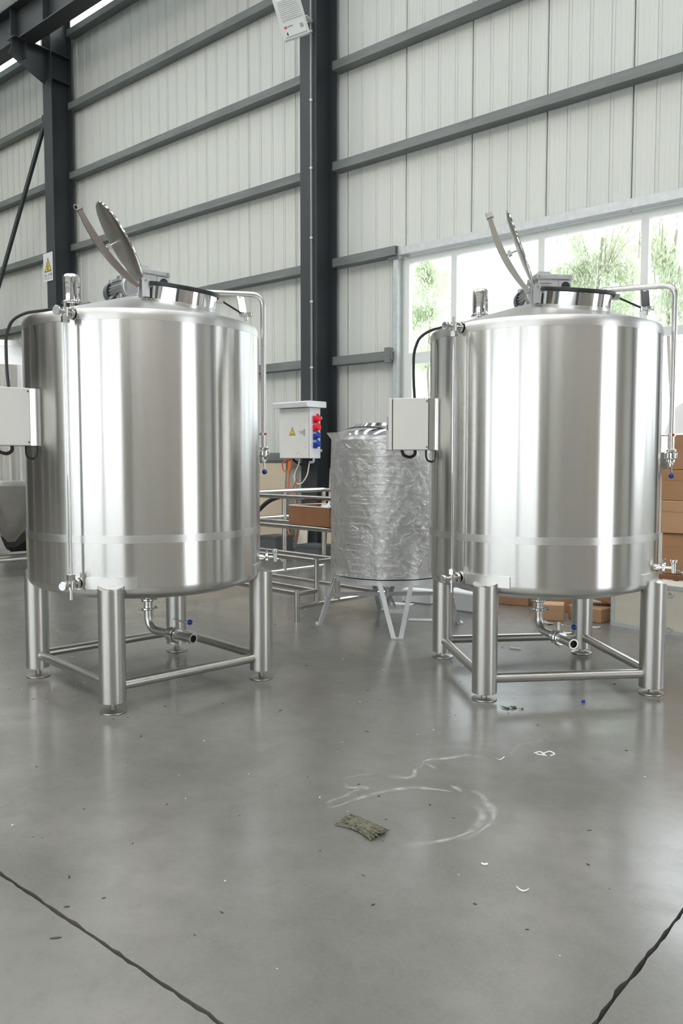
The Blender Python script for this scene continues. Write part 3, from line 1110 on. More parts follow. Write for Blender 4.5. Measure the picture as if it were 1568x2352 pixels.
    MB().box((-0.145, -0.065, 2.575), (0.020, 0.150, 2.735), b=0.008).build('gearbox', 'cast_alu', ag)
    MB().box((-0.165, -0.085, 2.728), (0.034, 0.170, 2.762), b=0.005).build('gearbox_cover', 'cast_alu', ag)
    MB().prism([(-0.075, 2.762), (0.035, 2.762), (0.015, 2.785), (-0.055, 2.785)], -0.13, 0.0, Matrix(((0, 0, 1, 0), (1, 0, 0, 0), (0, 1, 0, 0), (0, 0, 0, 1)))).build('terminal_box', 'cast_alu', ag)
    MB().box((-0.165, -0.085, 2.562), (0.034, 0.170, 2.590), b=0.005).build('gearbox_foot', 'cast_alu', ag)
    for i in range(6):
        MB().box((0.018, -0.060, 2.612 + 0.018 * i), (0.032, 0.025, 2.620 + 0.018 * i)).build('fin', 'cast_alu', ag, sharp=None)
    MB().ring((0.018, 0.118, 2.682), (0.034, 0.118, 2.682), 0.040, 0.030, n=28).box((0.018, 0.072, 2.640), (0.028, 0.164, 2.726), b=0.004).build('cover_ring', 'cast_alu', ag)
    MB().cyl((0.028, 0.118, 2.682), (0.036, 0.118, 2.682), 0.031, n=28).build('shaft_cover', 'black_plastic', ag)
    MB().cyl((0.018, 0.050, 2.672), (0.036, 0.050, 2.672), 0.014, n=16).build('oil_plug', 'polished_steel', ag)
    for y in (-0.062, 0.147):
        MB().cyl((0.030, y, 2.745), (0.042, y, 2.745), 0.009, n=6).build('bolt', 'polished_steel', ag)
    # motor with ribs and fan cowl
    MB().cyl((-0.145, -0.01, 2.665), (-0.185, -0.01, 2.665), 0.080, n=28, ch=0.004).build('motor_flange', 'cast_alu', ag)
    MB().cyl((-0.185, -0.01, 2.665), (-0.385, -0.01, 2.665), 0.058, n=28).build('motor_body', 'cast_alu', ag)
    for i in range(20):
        a = R(18 * i)
        M = Matrix.Translation((0, -0.01, 2.665)) @ Matrix.Rotation(a, 4, 'X')
        MB().box((-0.375, -0.0022, 0.054), (-0.195, 0.0022, 0.072), M).build('motor_fin', 'cast_alu', ag, sharp=None)
    for y, z in ((-0.068, 2.725), (-0.068, 2.608), (0.05, 2.725)):
        MB().box((-0.372, y - 0.014, z - 0.014), (-0.340, y + 0.014, z + 0.014), b=0.003).box((-0.225, y - 0.014, z - 0.014), (-0.195, y + 0.014, z + 0.014), b=0.003).box((-0.345, y - 0.006, z - 0.008), (-0.22, y + 0.006, z + 0.008)).build('motor_lug', 'cast_alu', ag)
    MB().lathe([(0.0, 0.070), (0.050, 0.070), (0.074, 0.062), (0.080, 0.045), (0.080, 0.0), (0.075, 0.0), (0.075, 0.04), (0.0, 0.04)], Matrix.Translation((-0.395, -0.01, 2.665)) @ frame_to((-1, 0, 0)), n=32).build('fan_cowl', 'motor_grey', ag)
    MB().box((-0.33, -0.045, 2.728), (-0.22, 0.03, 2.765), b=0.006).build('junction_box', 'motor_grey', ag)
    # --- spray line with butterfly valve
    cp = empty_part('spray_line', t)
    pb = polar(0.842, 71.5)
    MB().tube([(-0.06, 0.36, 2.44), (-0.06, 0.36, 2.672), (pb.x, pb.y, 2.660), (pb.x, pb.y, 1.575)], 0.019, bend=0.085, n=16, seg=8).build('spray_pipe', 'pipe_steel', cp)
    MB().cyl((-0.06, 0.36, 2.475), (-0.06, 0.36, 2.500), 0.038, n=20, ch=0.003).build('clamp_ring', 'polished_steel', cp)
    q = V(pb.x, pb.y, 0)
    m = MB().cyl(q + V(0, 0, 1.575), q + V(0, 0, 1.560), 0.033, n=24).cyl(q + V(0, 0, 1.556), q + V(0, 0, 1.512), 0.044, n=24, ch=0.006).cyl(q + V(0, 0, 1.508), q + V(0, 0, 1.492), 0.033, n=24)
    m.cyl(q + V(0, 0, 1.492), q + V(0, 0, 1.475), 0.020, n=16)
    m.build('valve_body', 'polished_steel', cp)
    tt = polar(1, 71.5 + 90)
    for s in (-1, 1):
        MB().cyl(q + V(0, 0, 1.566) + tt * 0.03 * s, q + V(0, 0, 1.570) + tt * 0.062 * s, 0.011, n=10).ball(q + V(0, 0, 1.572) + tt * 0.064 * s, 0.014, n=10, m=6).build('wing_nut', 'polished_steel', cp)
        MB().cyl(q + V(0, 0, 1.500) + tt * 0.03 * s, q + V(0, 0, 1.492) + tt * 0.050 * s, 0.009, n=10).build('clamp_lug', 'polished_steel', cp)
    er = polar(1, 71.5)
    MB().cyl(q + V(0, 0, 1.478), q + V(0, 0, 1.462), 0.013, n=10).tube([q + V(0, 0, 1.465), q + er * 0.004 + V(0, 0, 1.41)], 0.006, n=8).build('valve_lever', 'polished_steel', cp)
    MB().ball(q + er * 0.004 + V(0, 0, 1.400), 0.019, n=16, m=10).build('lever_ball', 'blue_knob', cp)
    MB().cyl(polar(TR - 0.005, 71.5, 1.672), polar(0.84, 71.5, 1.672), 0.008, n=10).ring(q + V(0, 0, 1.662), q + V(0, 0, 1.682), 0.026, 0.018, n=20).build('pipe_bracket', 'polished_steel', cp)
    MB().cyl(q + polar(0.022, -12, 1.672), q + polar(0.034, -12, 1.672), 0.009, n=12).build('bracket_screw', 'red_mark', cp)
    # --- sample valve low on the shell
    sv = empty_part('sample_valve', t)
    P = 53.0
    z = 0.812
    er = polar(1, P)
    tn = polar(1, P - 90)
    MB().cyl(polar(TR - 0.004, P, z), polar(0.86, P, z), 0.011, n=12).cyl(polar(TR - 0.004, P, z), polar(0.79, P, z), 0.022, n=16).build('valve_neck', 'polished_steel', sv)
    MB().cyl(polar(0.802, P, z), polar(0.824, P, z), 0.034, n=20, ch=0.003).build('clamp_ring', 'polished_steel', sv)
    MB().cyl(polar(0.812, P, z + 0.030), polar(0.812, P, z + 0.060), 0.010, n=10).build('clamp_screw', 'polished_steel', sv)
    MB().cyl(polar(0.87, P, z - 0.030), polar(0.87, P, z + 0.032), 0.016, n=16).cyl(polar(0.87, P, z + 0.034), polar(0.87, P, z + 0.056), 0.024, n=18, ch=0.004).build('valve_body', 'polished_steel', sv)
    MB().tube([polar(0.875, P, z - 0.012), polar(0.905, P, z - 0.014), polar(0.935, P, z - 0.040)], 0.008, bend=0.02, n=10).build('spout', 'polished_steel', sv)
    # --- bottom outlet with butterfly valve
    ou = empty_part('outlet', t)
    OD = 7.0
    d = polar(1, OD)
    s = polar(1, OD + 90)
    zo = 0.325
    MB().tube([(0, 0, 0.57), (0, 0, zo), d * 0.245 + V(0, 0, zo)], 0.028, bend=0.10, n=20, seg=8).build('outlet_pipe', 'pipe_steel', ou)
    for z in (0.520, 0.458):
        MB().cyl((0, 0, z), (0, 0, z + 0.020), 0.046, n=24, ch=0.005).build('clamp_ring', 'polished_steel', ou)
        for e in (0.068, -0.060):
            MB().cyl(s * math.copysign(0.040, e) + V(0, 0, z + 0.010), s * e + V(0, 0, z + 0.010), 0.010, n=10).build('clamp_lug', 'polished_steel', ou)
    c = V(0, 0, zo)
    m = MB().cyl(c + d * 0.232, c + d * 0.252, 0.046, n=24, ch=0.004).cyl(c + d * 0.256, c + d * 0.300, 0.052, n=28, ch=0.006).cyl(c + d * 0.304, c + d * 0.322, 0.046, n=24, ch=0.004)
    m.build('valve_body', 'polished_steel', ou)
    MB().ring(c + d * 0.320, c + d * 0.475, 0.029, 0.024, n=24).ring(c + d * 0.455, c + d * 0.478, 0.034, 0.024, n=24).build('outlet_ferrule', 'pipe_steel', ou)
    MB().cyl(c + d * 0.43, c + d * 0.44, 0.025, n=20).build('bore_disc', 'black_plastic', ou)
    MB().cyl(c + d * 0.278 + V(0, 0, 0.045), c + d * 0.278 + V(0, 0, 0.105), 0.013, n=12).tube([c + d * 0.278 + V(0, 0, 0.095), c + d * 0.35 + s * 0.06 + V(0, 0, 0.085)], 0.006, n=8).build('valve_lever', 'polished_steel', ou)
    MB().ball(c + d * 0.36 + s * 0.068 + V(0, 0, 0.083), 0.018, n=16, m=10).build('lever_ball', 'blue_knob', ou)
    # --- control box on its bracket
    BP = -95.5
    bx = empty_part('control_box', t)
    BM = Matrix.Rotation(R(BP), 4, 'Z')   # local x = outward, y = sideways
    za, zb = 1.573, 1.918
    MB().box((0.802, -0.15, za), (1.038, 0.15, zb), BM, b=0.004).build('box_body', 'box_enamel', bx)
    MB().box((1.044, -0.152, za - 0.002), (1.063, 0.152, zb + 0.002), BM, b=0.004).build('box_door', 'box_enamel', bx)
    MB().box((1.038, -0.140, za + 0.01), (1.044, 0.140, zb - 0.01), BM).build('door_seal', 'black_plastic', bx)
    m = MB().box((1.063, 0.055, za + 0.13), (1.069, 0.085, za + 0.225), BM, b=0.002)
    m.build('lock_plate', 'polished_steel', bx)
    MB().box((1.069, 0.063, za + 0.135), (1.073, 0.077, za + 0.170), BM).build('lock_lever', 'black_plastic', bx)
    m = MB().box((TR - 0.03, -0.13, za), (0.802, -0.123, zb), BM).box((TR - 0.03, 0.123, za), (0.802, 0.13, zb), BM).box((0.795, -0.13, za), (0.802, 0.13, zb), BM)
    m.build('mount_bracket', 'pipe_steel', bx)
    for z in (za + 0.02, zb - 0.02):
        MB().cyl(BM @ V(0.812, 0.150, z), BM @ V(0.812, 0.154, z), 0.005, n=8).build('screw', 'black_plastic', bx)
    # cable: from the box, up over the rim to the motor, and the loop under the box
    def bp(r, side, z):
        return BM @ V(r, side, z)
    ca = empty_part('motor_cable', t)
    MB().tube([bp(0.875, -0.02, zb - 0.01), bp(0.885, -0.02, 2.06), bp(0.885, -0.02, 2.24), bp(0.85, -0.01, 2.34), bp(0.775, 0.0, 2.388), bp(0.62, 0.0, 2.425), V(-0.20, -0.42, 2.475), V(-0.30, -0.14, 2.53), V(-0.28, -0.01, 2.66)], 0.0095, bend=0.07, n=10, seg=6).build('cable', 'cable_black', ca)
    MB().tube([bp(0.878, 0.02, za + 0.01), bp(0.873, 0.02, za - 0.030), bp(0.908, 0.02, za - 0.052), bp(0.958, 0.02, za - 0.035), bp(0.968, 0.02, za + 0.01)], 0.0105, bend=0.035, n=10).build('cable_loop', 'cable_black', ca)
    MB().tube([bp(0.805, 0.06, za + 0.03), bp(0.805, 0.06, za - 0.05), bp(0.79, 0.05, za - 0.075), bp(TR - 0.005, 0.05, za - 0.08)], 0.007, bend=0.03, n=8).build('earth_lead', 'cable_black', ca)
    return t


def empty_part(name, parent, loc=(0, 0, 0)):
    o = bpy.data.objects.new(name, None)
    o.empty_display_size = 0.05
    o.location = loc
    o.parent = parent
    col.objects.link(o)
    return o


tankL = make_tank()
tankR = copy_tree(tankL)
for t, loc, rz, dz, om, lab in (
        (tankL, (-4.589, 3.329), -6.8, 0.010, 121.0, 'stainless mixing tank nearer the steel column, its control box cut off at the frame edge'),
        (tankR, (-2.589, 5.155), -43.0, -0.010, 110.5, 'stainless mixing tank standing in front of the bright window, control box in full view')):
    t.location = (loc[0], loc[1], dz)
    t.rotation_euler = (0, 0, R(rz))
    t['label'] = lab
    t['group'] = 'pair of stainless mixing tanks'
    for ch in t.children:
        if ch.name.startswith('lid') and not ch.name.startswith('lid_latch'):
            ch.rotation_euler = (0, -R(om), R(68.0))
        if ch.name.startswith('leg'):
            for f in ch.children:
                if f.name.startswith('foot'):
                    f.location.z = -dz
                    if f.name.startswith('foot_stem'):
                        f.location.z = -dz * 0.5

# ================================================================== WRAPPED WATER TANK ON STAND
wt = empty('water_tank', 'ribbed stainless water tank wrapped in clear plastic film on a splayed stand', 'water tank', (-4.43, 5.86, 0))
WR = 0.515
prof = [(WR - 0.02, 0.475), (WR, 0.480)]
z = 0.52
top = 1.70
nr = 19
step = (top - 0.06 - 0.52) / nr
for i in range(nr):
    a = 0.52 + step * i
    prof += [(WR, a), (WR + 0.012, a + 0.005), (WR + 0.012, a + step * 0.26), (WR, a + step * 0.26 + 0.005)]
prof += [(WR, top - 0.06), (WR + 0.012, top - 0.05), (WR + 0.012, top - 0.03), (WR, top - 0.02), (WR - 0.015, top), (WR - 0.05, top + 0.012)]
MB().lathe(prof, n=96).build('ribbed_shell', 'pipe_steel', wt, sharp=40)
MB().lathe([(WR - 0.05, top + 0.012), (WR - 0.08, top + 0.050), (0.36, top + 0.085), (0.33, top + 0.090), (0.30, top + 0.116), (0.25, top + 0.122), (0.0, top + 0.124)], n=72).build('domed_top', 'polished_steel', wt, sharp=30)
MB().lathe([(0.0, 0.385), (0.20, 0.395), (0.38, 0.43), (WR - 0.02, 0.475)], n=72).build('dished_bottom', 'dull_steel', wt, sharp=30)
# loose film: wrinkled shell a little outside the ribs
n, m = 150, 90
vs, fs = [], []
rnd = random.Random(3)
folds = [(rnd.uniform(0, 6.28), rnd.uniform(-3.5, 3.5), rnd.uniform(0.5, 1.75), rnd.uniform(0.12, 0.5), rnd.uniform(0.006, 0.016)) for _ in range(70)]
for j in range(m + 1):
    zz = 0.485 + (top + 0.035 - 0.485) * j / m
    for i in range(n):
        a = 2 * math.pi * i / n
        r = WR + 0.016 + 0.004 * math.sin(7 * a + 9 * zz) * math.sin(13 * zz + 3 * a)
        for fa, sl, fz, ln, am in folds:
            if abs(zz - fz) < ln:
                da = (a - fa - sl * (zz - fz) * 0.35 + math.pi) % (2 * math.pi) - math.pi
                if abs(da) < 0.12:
                    r += am * math.exp(-(da / 0.022) ** 2) * (1 - abs(zz - fz) / ln)
        if j > m - 4:
            r += 0.006 * (j - m + 4) * (1 + math.sin(5 * a))
        if j < 3:
            r += 0.006 * (3 - j) * max(0, math.sin(3 * a + 1))
        r += rnd.uniform(-0.0012, 0.0012)
        vs.append((r * math.cos(a), r * math.sin(a), zz))
for j in range(m):
    for i in range(n):
        i2 = (i + 1) % n
        fs.append([j * n + i, j * n + i2, (j + 1) * n + i2, (j + 1) * n + i])
MB().add(vs, fs).build('plastic_wrap', 'plastic_film', wt, sharp=180)
stand = empty_part('stand', wt)
MB().lathe([(WR - 0.04, 0.425), (WR + 0.002, 0.425), (WR + 0.002, 0.470), (WR - 0.04, 0.470)], n=64, close=True).build('support_ring', 'galvanised', stand, sharp=30)
for q in (-47, 43, 133, 223):
    f = polar(0.648, q)
    s = polar(1, q + 90)
    a, b = polar(WR + 0.0, q - 15.5, 0.455), polar(WR + 0.0, q + 15.5, 0.455)
    MB().bar(a, f - s * 0.030 + V(0, 0, 0.004), 0.040, 0.006, up=polar(1, q)).bar(a - polar(0.014, q), f - s * 0.044 - polar(0.014, q) + V(0, 0, 0.004), 0.006, 0.034, up=polar(1, q)).build('leg_angle', 'galvanised', stand, sharp=None)
    MB().bar(b, f + s * 0.030 + V(0, 0, 0.004), 0.040, 0.006, up=polar(1, q)).bar(b - polar(0.014, q), f + s * 0.044 - polar(0.014, q) + V(0, 0, 0.004), 0.006, 0.034, up=polar(1, q)).build('leg_angle', 'galvanised', stand, sharp=None)
    MB().box((-0.026, -0.05, 0), (0.026, 0.05, 0.012), Matrix.Translation(f) @ Matrix.Rotation(R(q), 4, 'Z')).build('foot', 'galvanised', stand, sharp=None)
    c = polar(0.588, q, 0.225)
    MB().bar(c - s * 0.065, c + s * 0.065, 0.006, 0.034).build('rung', 'galvanised', stand, sharp=None)
for q in (-47, 43):
    a, b = polar(0.56, q, 0.275 if q > 0 else 0.255), polar(0.56, q + 180, 0.275 if q > 0 else 0.255)
    MB().bar(a, b, 0.006, 0.035).build('tie_bar', 'galvanised', stand, sharp=None)

# ================================================================== WELDED PIPE STEP FRAME
sf = empty('step_frame', 'welded stainless pipe step platform frame beside the wrapped tank', 'pipe frame', (-5.128, 5.371, 0), 175.5)
# local x = along the treads (away to the left), local y flipped so that -y goes deeper into the hall


def S(a, b, z):
    return V(a, -b, z)


PR = 0.024
LA = 1.98


def sbar(p, q, name='rail', r=PR):
    MB().tube([p, q], r, n=14).build(name, 'rail_steel', sf)


steps = [(0.0, 0.262), (0.262, 0.540), (0.53, 0.80)]
for a in (0.0, LA):
    sbar(S(a, 0, 0), S(a, 0, 0.262 + PR), 'post')
    sbar(S(a, 0.25, 0.135), S(a, 0.25, 0.540 + PR), 'post')
    sbar(S(a, 0.53, 0.135), S(a, 0.53, 0.80), 'post')
    sbar(S(a, 0.0, 0.135), S(a, 0.53, 0.135))
    sbar(S(a, 0.0, 0.262), S(a, 0.25, 0.262))
    sbar(S(a, 0.25, 0.540), S(a, 0.53, 0.540))
for b, zz in ((0.0, 0.262), (0.25, 0.262), (0.28, 0.540), (0.51, 0.540), (0.62, 0.80), (1.02, 0.80)):
    sbar(S(0, b, zz), S(LA, b, zz), 'tread_bar')
sbar(S(0.0, 0.78, 1.10), S(LA, 0.78, 1.10), 'hand_rail')
sbar(S(0.0, 1.20, 0.135), S(LA, 1.20, 0.135), 'rail')
sbar(S(LA, 0.53, 0.135), S(LA, 2.236, 0.135), 'rail')
sbar(S(LA, 0.78, 1.112), S(LA, 2.236, 1.112), 'hand_rail', 0.030)
sbar(S(LA, 2.236, 1.112), S(LA - 1.9, 2.236, 1.112), 'hand_rail')
sbar(S(LA, 0.53, 0.80), S(LA, 2.236, 0.80), 'rail')
for b in (1.567, 2.236):
    sbar(S(LA, b, 0.0 if b > 2 else 0.135), S(LA, b, 1.10), 'post', 0.028)
sbar(S(0.0, 0.78, 0.80), S(0.0, 0.78, 1.10), 'post')
sbar(S(0.0, 0.53, 0.80), S(0.0, 2.236, 0.80), 'rail')
sbar(S(0.0, 2.236, 0.0), S(0.0, 2.236, 1.112), 'post')
sbar(S(0.0, 1.20, 0.135), S(0.0, 0.53, 0.135), 'rail')
# dark pipe offcut resting across, cardboard tray with bottles on the upper bars
FX = Matrix.Translation((-5.128, 5.371, 0)) @ Matrix.Rotation(R(175.5), 4, 'Z')

tr = empty('carton_tray', 'open brown cardboard tray of bottles resting on the pipe frame', 'tray', tuple(FX @ S(0.50, 0.83, 0.826)), 171.5)
M = Matrix.Identity(4)
MB().box((-0.33, -0.21, 0), (0.33, 0.21, 0.006)).build('tray_bottom', 'cardboard_dark', tr, sharp=None)
for lo, hi in (((-0.33, -0.21, 0), (0.33, -0.204, 0.20)), ((-0.33, 0.204, 0), (0.33, 0.21, 0.20)), ((-0.33, -0.204, 0), (-0.324, 0.204, 0.20)), ((0.324, -0.204, 0), (0.33, 0.204, 0.20))):
    MB().box(lo, hi).build('tray_side', 'cardboard_dark', tr, sharp=None)
    MB().box((lo[0] - 0.001, lo[1] - 0.001, 0.194), (hi[0] + 0.001, hi[1] + 0.001, 0.2025)).build('torn_edge', 'foam', tr, sharp=None)
TM = Matrix.Translation(FX @ S(0.50, 0.83, 0.834)) @ Matrix.Rotation(R(171.5), 4, 'Z')
bl = empty('bottle', 'clear plastic bottle with yellow cap in the cardboard tray', 'bottle', tuple(TM @ V(-0.02, 0.02, 0)))
MB().lathe([(0, 0), (0.042, 0), (0.045, 0.01), (0.045, 0.14), (0.040, 0.17), (0.018, 0.215), (0.016, 0.225), (0, 0.225)], n=20).build('bottle_body', 'bottle', bl)
MB().cyl((0, 0, 0.225), (0, 0, 0.250), 0.020, n=16).build('bottle_cap', 'bottle_cap', bl)
pb_ = MB()
random.seed(5)


def crumple(name, label, cat, loc, r, sq, m, seed):
    rn = random.Random(seed)
    k = MB()
    k.ball((0, 0, r * sq[2]), r, n=14, m=9, sq=sq)
    k.v = [Vector((q.x * rn.uniform(0.72, 1.15), q.y * rn.uniform(0.72, 1.15), max(0.0, q.z * rn.uniform(0.75, 1.12)))) for q in k.v]
    o = k.build(name, m, None, sharp=25, loc=loc)
    return tag(o, label, cat)


crumple('plastic_bag', 'crumpled white plastic bag poking out of the cardboard tray', 'bag', tuple(TM @ V(-0.17, 0.04, 0)), 0.095, (1, 1, 1.28), 'bottle', 4)
crumple('foam_wad', 'white packing foam wad at the near corner of the cardboard tray', 'packing', tuple(TM @ V(-0.27, 0.10, 0)), 0.06, (0.8, 0.9, 1.7), 'paper', 9)

# ================================================================== DISTRIBUTION BOX ON THE COLUMN
db = empty('distribution_box', 'pale grey electric distribution box with red and blue sockets on the column', 'electric box', (-8.64, 9.0, 1.515))
MB().box((-0.312, 0.018, 0), (0.312, 0.255, 0.765), b=0.004).build('box_body', 'box_white', db)
MB().box((-0.310, -0.004, 0.004), (0.300, 0.014, 0.762), b=0.004).build('box_door', 'box_enamel_stained', db)
MB().box((-0.30, 0.012, 0.02), (0.30, 0.020, 0.75)).build('door_seal', 'black_plastic', db)
# sheet hood with sloped front
hood = [(-0.10, 0.770), (0.32, 0.770), (0.32, 0.862), (-0.06, 0.862), (-0.13, 0.835)]
MB().prism(hood, -0.365, 0.375, Matrix(((0, 0, 1, 0), (1, 0, 0, 0), (0, 1, 0, 0), (0, 0, 0, 1)))).build('hood', 'box_white', db, sharp=None)
MB().box((-0.28, 0.255, 0.1), (0.28, 0.33, 0.14)).build('mount_bar', 'galvanised', db, sharp=None)
MB().box((-0.28, 0.255, 0.6), (0.28, 0.33, 0.64)).build('mount_bar', 'galvanised', db, sharp=None)
hd_ = empty_part('door_handle', db)
MB().box((0.205, -0.014, 0.335), (0.232, -0.004, 0.445), b=0.003).build('handle_plate', 'polished_steel', hd_)
MB().bar((0.222, -0.026, 0.412), (0.120, -0.030, 0.408), 0.018, 0.012).build('lever', 'cast_alu', hd_, sharp=None)
for zc, mm, r in ((0.585, 'socket_red', 0.052), (0.455, 'socket_red', 0.052), (0.325, 'socket_blue', 0.045), (0.198, 'socket_blue', 0.045)):
    so = empty_part('socket', db, V(0.312, 0.128, zc))
    MB().box((0, -r, -r), (0.022, r, r), b=0.006).build('socket_base', mm, so)
    T = Matrix.Rotation(R(-18), 4, 'Y')
    MB().lathe([(0.0, 0.02), (r * 0.92, 0.02), (r * 0.92, 0.068), (0, 0.068)], T @ frame_to((1, 0, 0)), n=24).build('socket_barrel', mm, so)
    MB().lathe([(0.0, 0.070), (r * 1.05, 0.070), (r * 1.05, 0.086), (r * 0.9, 0.094), (0, 0.094)], T @ frame_to((1, 0, 0)), n=24).box((0.060, -0.016, r * 0.8), (0.092, 0.016, r * 1.32), T, b=0.004).build('socket_lid', mm, so)


def tri_sign(parent, cx, cz, h, y, wbase, bolt=True):
    def tri(hh, ww, dy, m, name, cz0):
        vs = [(cx - ww / 2, y - dy, cz0), (cx + ww / 2, y - dy, cz0), (cx, y - dy, cz0 + hh)]
        vs += [(q[0], y, q[2]) for q in vs]
        MB().add(vs, [(0, 1, 2), (5, 4, 3), (0, 3, 4, 1), (1, 4, 5, 2), (2, 5, 3, 0)]).build(name, m, parent, sharp=None)
    tri(h, wbase, 0.0012, 'sign_dark', 'triangle_border', cz)
    tri(h * 0.80, wbase * 0.80, 0.0024, 'sign_yellow', 'triangle_field', cz + h * 0.065)


st = empty_part('warning_sticker', db)
tri_sign(st, -0.035, 0.352, 0.130, -0.004, 0.135)
zz = [(-0.038, 0.437), (-0.026, 0.437), (-0.032, 0.417), (-0.024, 0.417), (-0.042, 0.390), (-0.036, 0.411), (-0.045, 0.411)]
MB().add([(x_, -0.0072, z_) for x_, z_ in zz] + [(x_, -0.0064, z_) for x_, z_ in zz], [list(range(7)), list(range(13, 6, -1))] + [[i, (i + 1) % 7, (i + 1) % 7 + 7, i + 7] for i in range(7)]).build('bolt_symbol', 'sign_red', st, sharp=None)
for i, (z_, ww) in enumerate(((0.380, 0.055), (0.370, 0.066))):
    MB().box((-0.035 - ww / 2, -0.0072, z_), (-0.035 + ww / 2, -0.0064, z_ + 0.005)).build('print_line', 'sign_dark', st, sharp=None)
for i, (x_, z_, w_, h_) in enumerate(((0.09, 0.09, 0.012, 0.035), (0.055, 0.07, 0.006, 0.05), (0.115, 0.095, 0.010, 0.02), (0.24, 0.16, 0.02, 0.018), (0.15, 0.05, 0.006, 0.045))):
    T = Matrix.Translation((x_, -0.0046, z_)) @ Matrix.Rotation(R(20 - 35 * (i % 3)), 4, 'Y')
    MB().box((-w_ / 2, -0.0004, -h_ / 2), (w_ / 2, 0.0004, h_ / 2), T).build('rust_mark', 'plywood', db, sharp=None)

# cords below the box
oc = empty('extension_cord', 'bright orange cord looped and hanging below the distribution box', 'cord', (-8.82, 9.05, 0))
MB().tube([(0.10, 0.0, 1.52), (0.0, -0.02, 1.50), (-0.11, -0.02, 1.44), (-0.10, -0.02, 1.33), (0.0, -0.02, 1.29), (0.06, 0.0, 1.36), (0.09, 0.0, 1.46), (-0.02, 0, 1.49), (-0.09, 0.0, 1.47)], 0.011, bend=0.06, n=8).build('cord_coil', 'cord_orange', oc)
MB().tube([(0.06, 0.0, 1.44), (0.02, 0.0, 1.25), (0.0, 0.0, 1.0), (-0.05, 0, 0.85), (-0.10, 0, 0.72), (-0.02, 0, 0.45), (0.04, 0, 0.26), (0.10, 0, 0.22), (0.16, 0, 0.32), (0.17, 0, 0.6), (0.15, 0, 0.95), (0.04, 0, 0.98), (0.15, 0, 1.12), (0.17, 0, 1.20)], 0.011, bend=0.09, n=8).build('cord_run', 'cord_orange', oc)
MB().box((0.01, -0.02, 1.34), (0.06, 0.03, 1.47), b=0.008).build('plug', 'cord_orange', oc)
wc_ = empty('white_cable', 'white cable hanging in a loop under the distribution box', 'cable', (-8.64, 9.08, 0))
MB().tube([(0.04, 0, 1.52), (0.02, 0, 1.42), (-0.08, -0.01, 1.25), (-0.05, -0.01, 1.13), (0.08, -0.01, 1.115), (0.20, 0, 1.25), (0.235, 0, 1.42), (0.25, 0, 1.46)], 0.010, bend=0.08, n=8).build('cable_loop', 'cord_white', wc_)
MB().tube([(0.25, 0.0, 1.455), (0.33, 0.0, 1.455), (0.335, 0.0, 1.52)], 0.020, bend=0.03, n=10).build('elbow_fitting', 'conduit_grey', wc_)
bk = MB().tube([(-8.83, 9.16, 1.515), (-8.75, 9.17, 1.44), (-8.55, 9.17, 1.40), (-8.42, 9.17, 1.43), (-8.38, 9.16, 1.515)], 0.016, bend=0.08, n=8).build('black_cable', 'cable_black')
tag(bk, 'short black cable sagging right beneath the distribution box', 'cable')
# slanting black hose against the boards
hs = MB().tube([(-8.75, 8.9, 0.95), (-9.1, 8.9, 0.86), (-9.5, 8.88, 0.55), (-9.8, 8.85, 0.15), (-9.95, 8.8, 0.03)], 0.035, bend=0.2, n=12).build('black_hose', 'rubber')
tag(hs, 'thick black hose slanting down in front of the plywood boards', 'hose')

# ================================================================== FLOODLIGHT
fd = empty('floodlight', 'white ribbed floodlight on a bracket high on the central column', 'floodlight', (-8.60, 8.93, 8.01))
fd.rotation_euler = (R(20), R(-18), R(38))
MB().box((-0.20, -0.02, -0.29), (0.20, 0.05, 0.29), b=0.02).build('lamp_housing', 'lamp_shell', fd)
MB().box((-0.168, -0.036, -0.245), (0.168, -0.02, 0.25), b=0.006).build('back_plate', 'lamp_shell', fd)
for i in range(11):
    MB().box((-0.150, -0.050, -0.03 + 0.025 * i), (0.150, -0.036, -0.022 + 0.025 * i)).build('cooling_rib', 'lamp_shell', fd, sharp=None)
MB().box((-0.150, -0.0375, -0.135), (-0.108, -0.036, -0.105)).build('logo_mark', 'sign_red', fd, sharp=None)
for i in range(5):
    MB().box((-0.098 + 0.016 * i, -0.0375, -0.125), (-0.087 + 0.016 * i, -0.036, -0.108)).build('print_mark', 'sign_ink', fd, sharp=None)
for z_ in (-0.135, -0.155, -0.175):
    MB().box((0.085, -0.0375, z_), (0.135, -0.036, z_ + 0.010)).build('print_mark', 'sign_ink', fd, sharp=None)
MB().box((-0.135, -0.0375, -0.225), (-0.115, -0.036, -0.185)).build('print_mark', 'sign_dark', fd, sharp=None)
MB().bar((0.205, 0.02, -0.05), (0.275, 0.20, -0.12), 0.05, 0.010).build('bracket_arm', 'lamp_shell', fd, sharp=None)
MB().bar((0.275, 0.20, -0.12), (0.10, 0.36, -0.06), 0.05, 0.010).build('bracket_arm', 'lamp_shell', fd, sharp=None)
for x_, z_ in ((-0.16, 0.30), (0.0, 0.30), (0.16, 0.30)):
    MB().box((x_ - 0.03, -0.02, z_ - 0.02), (x_ + 0.03, 0.02, z_ + 0.012), b=0.004).build('clip', 'lamp_shell', fd)

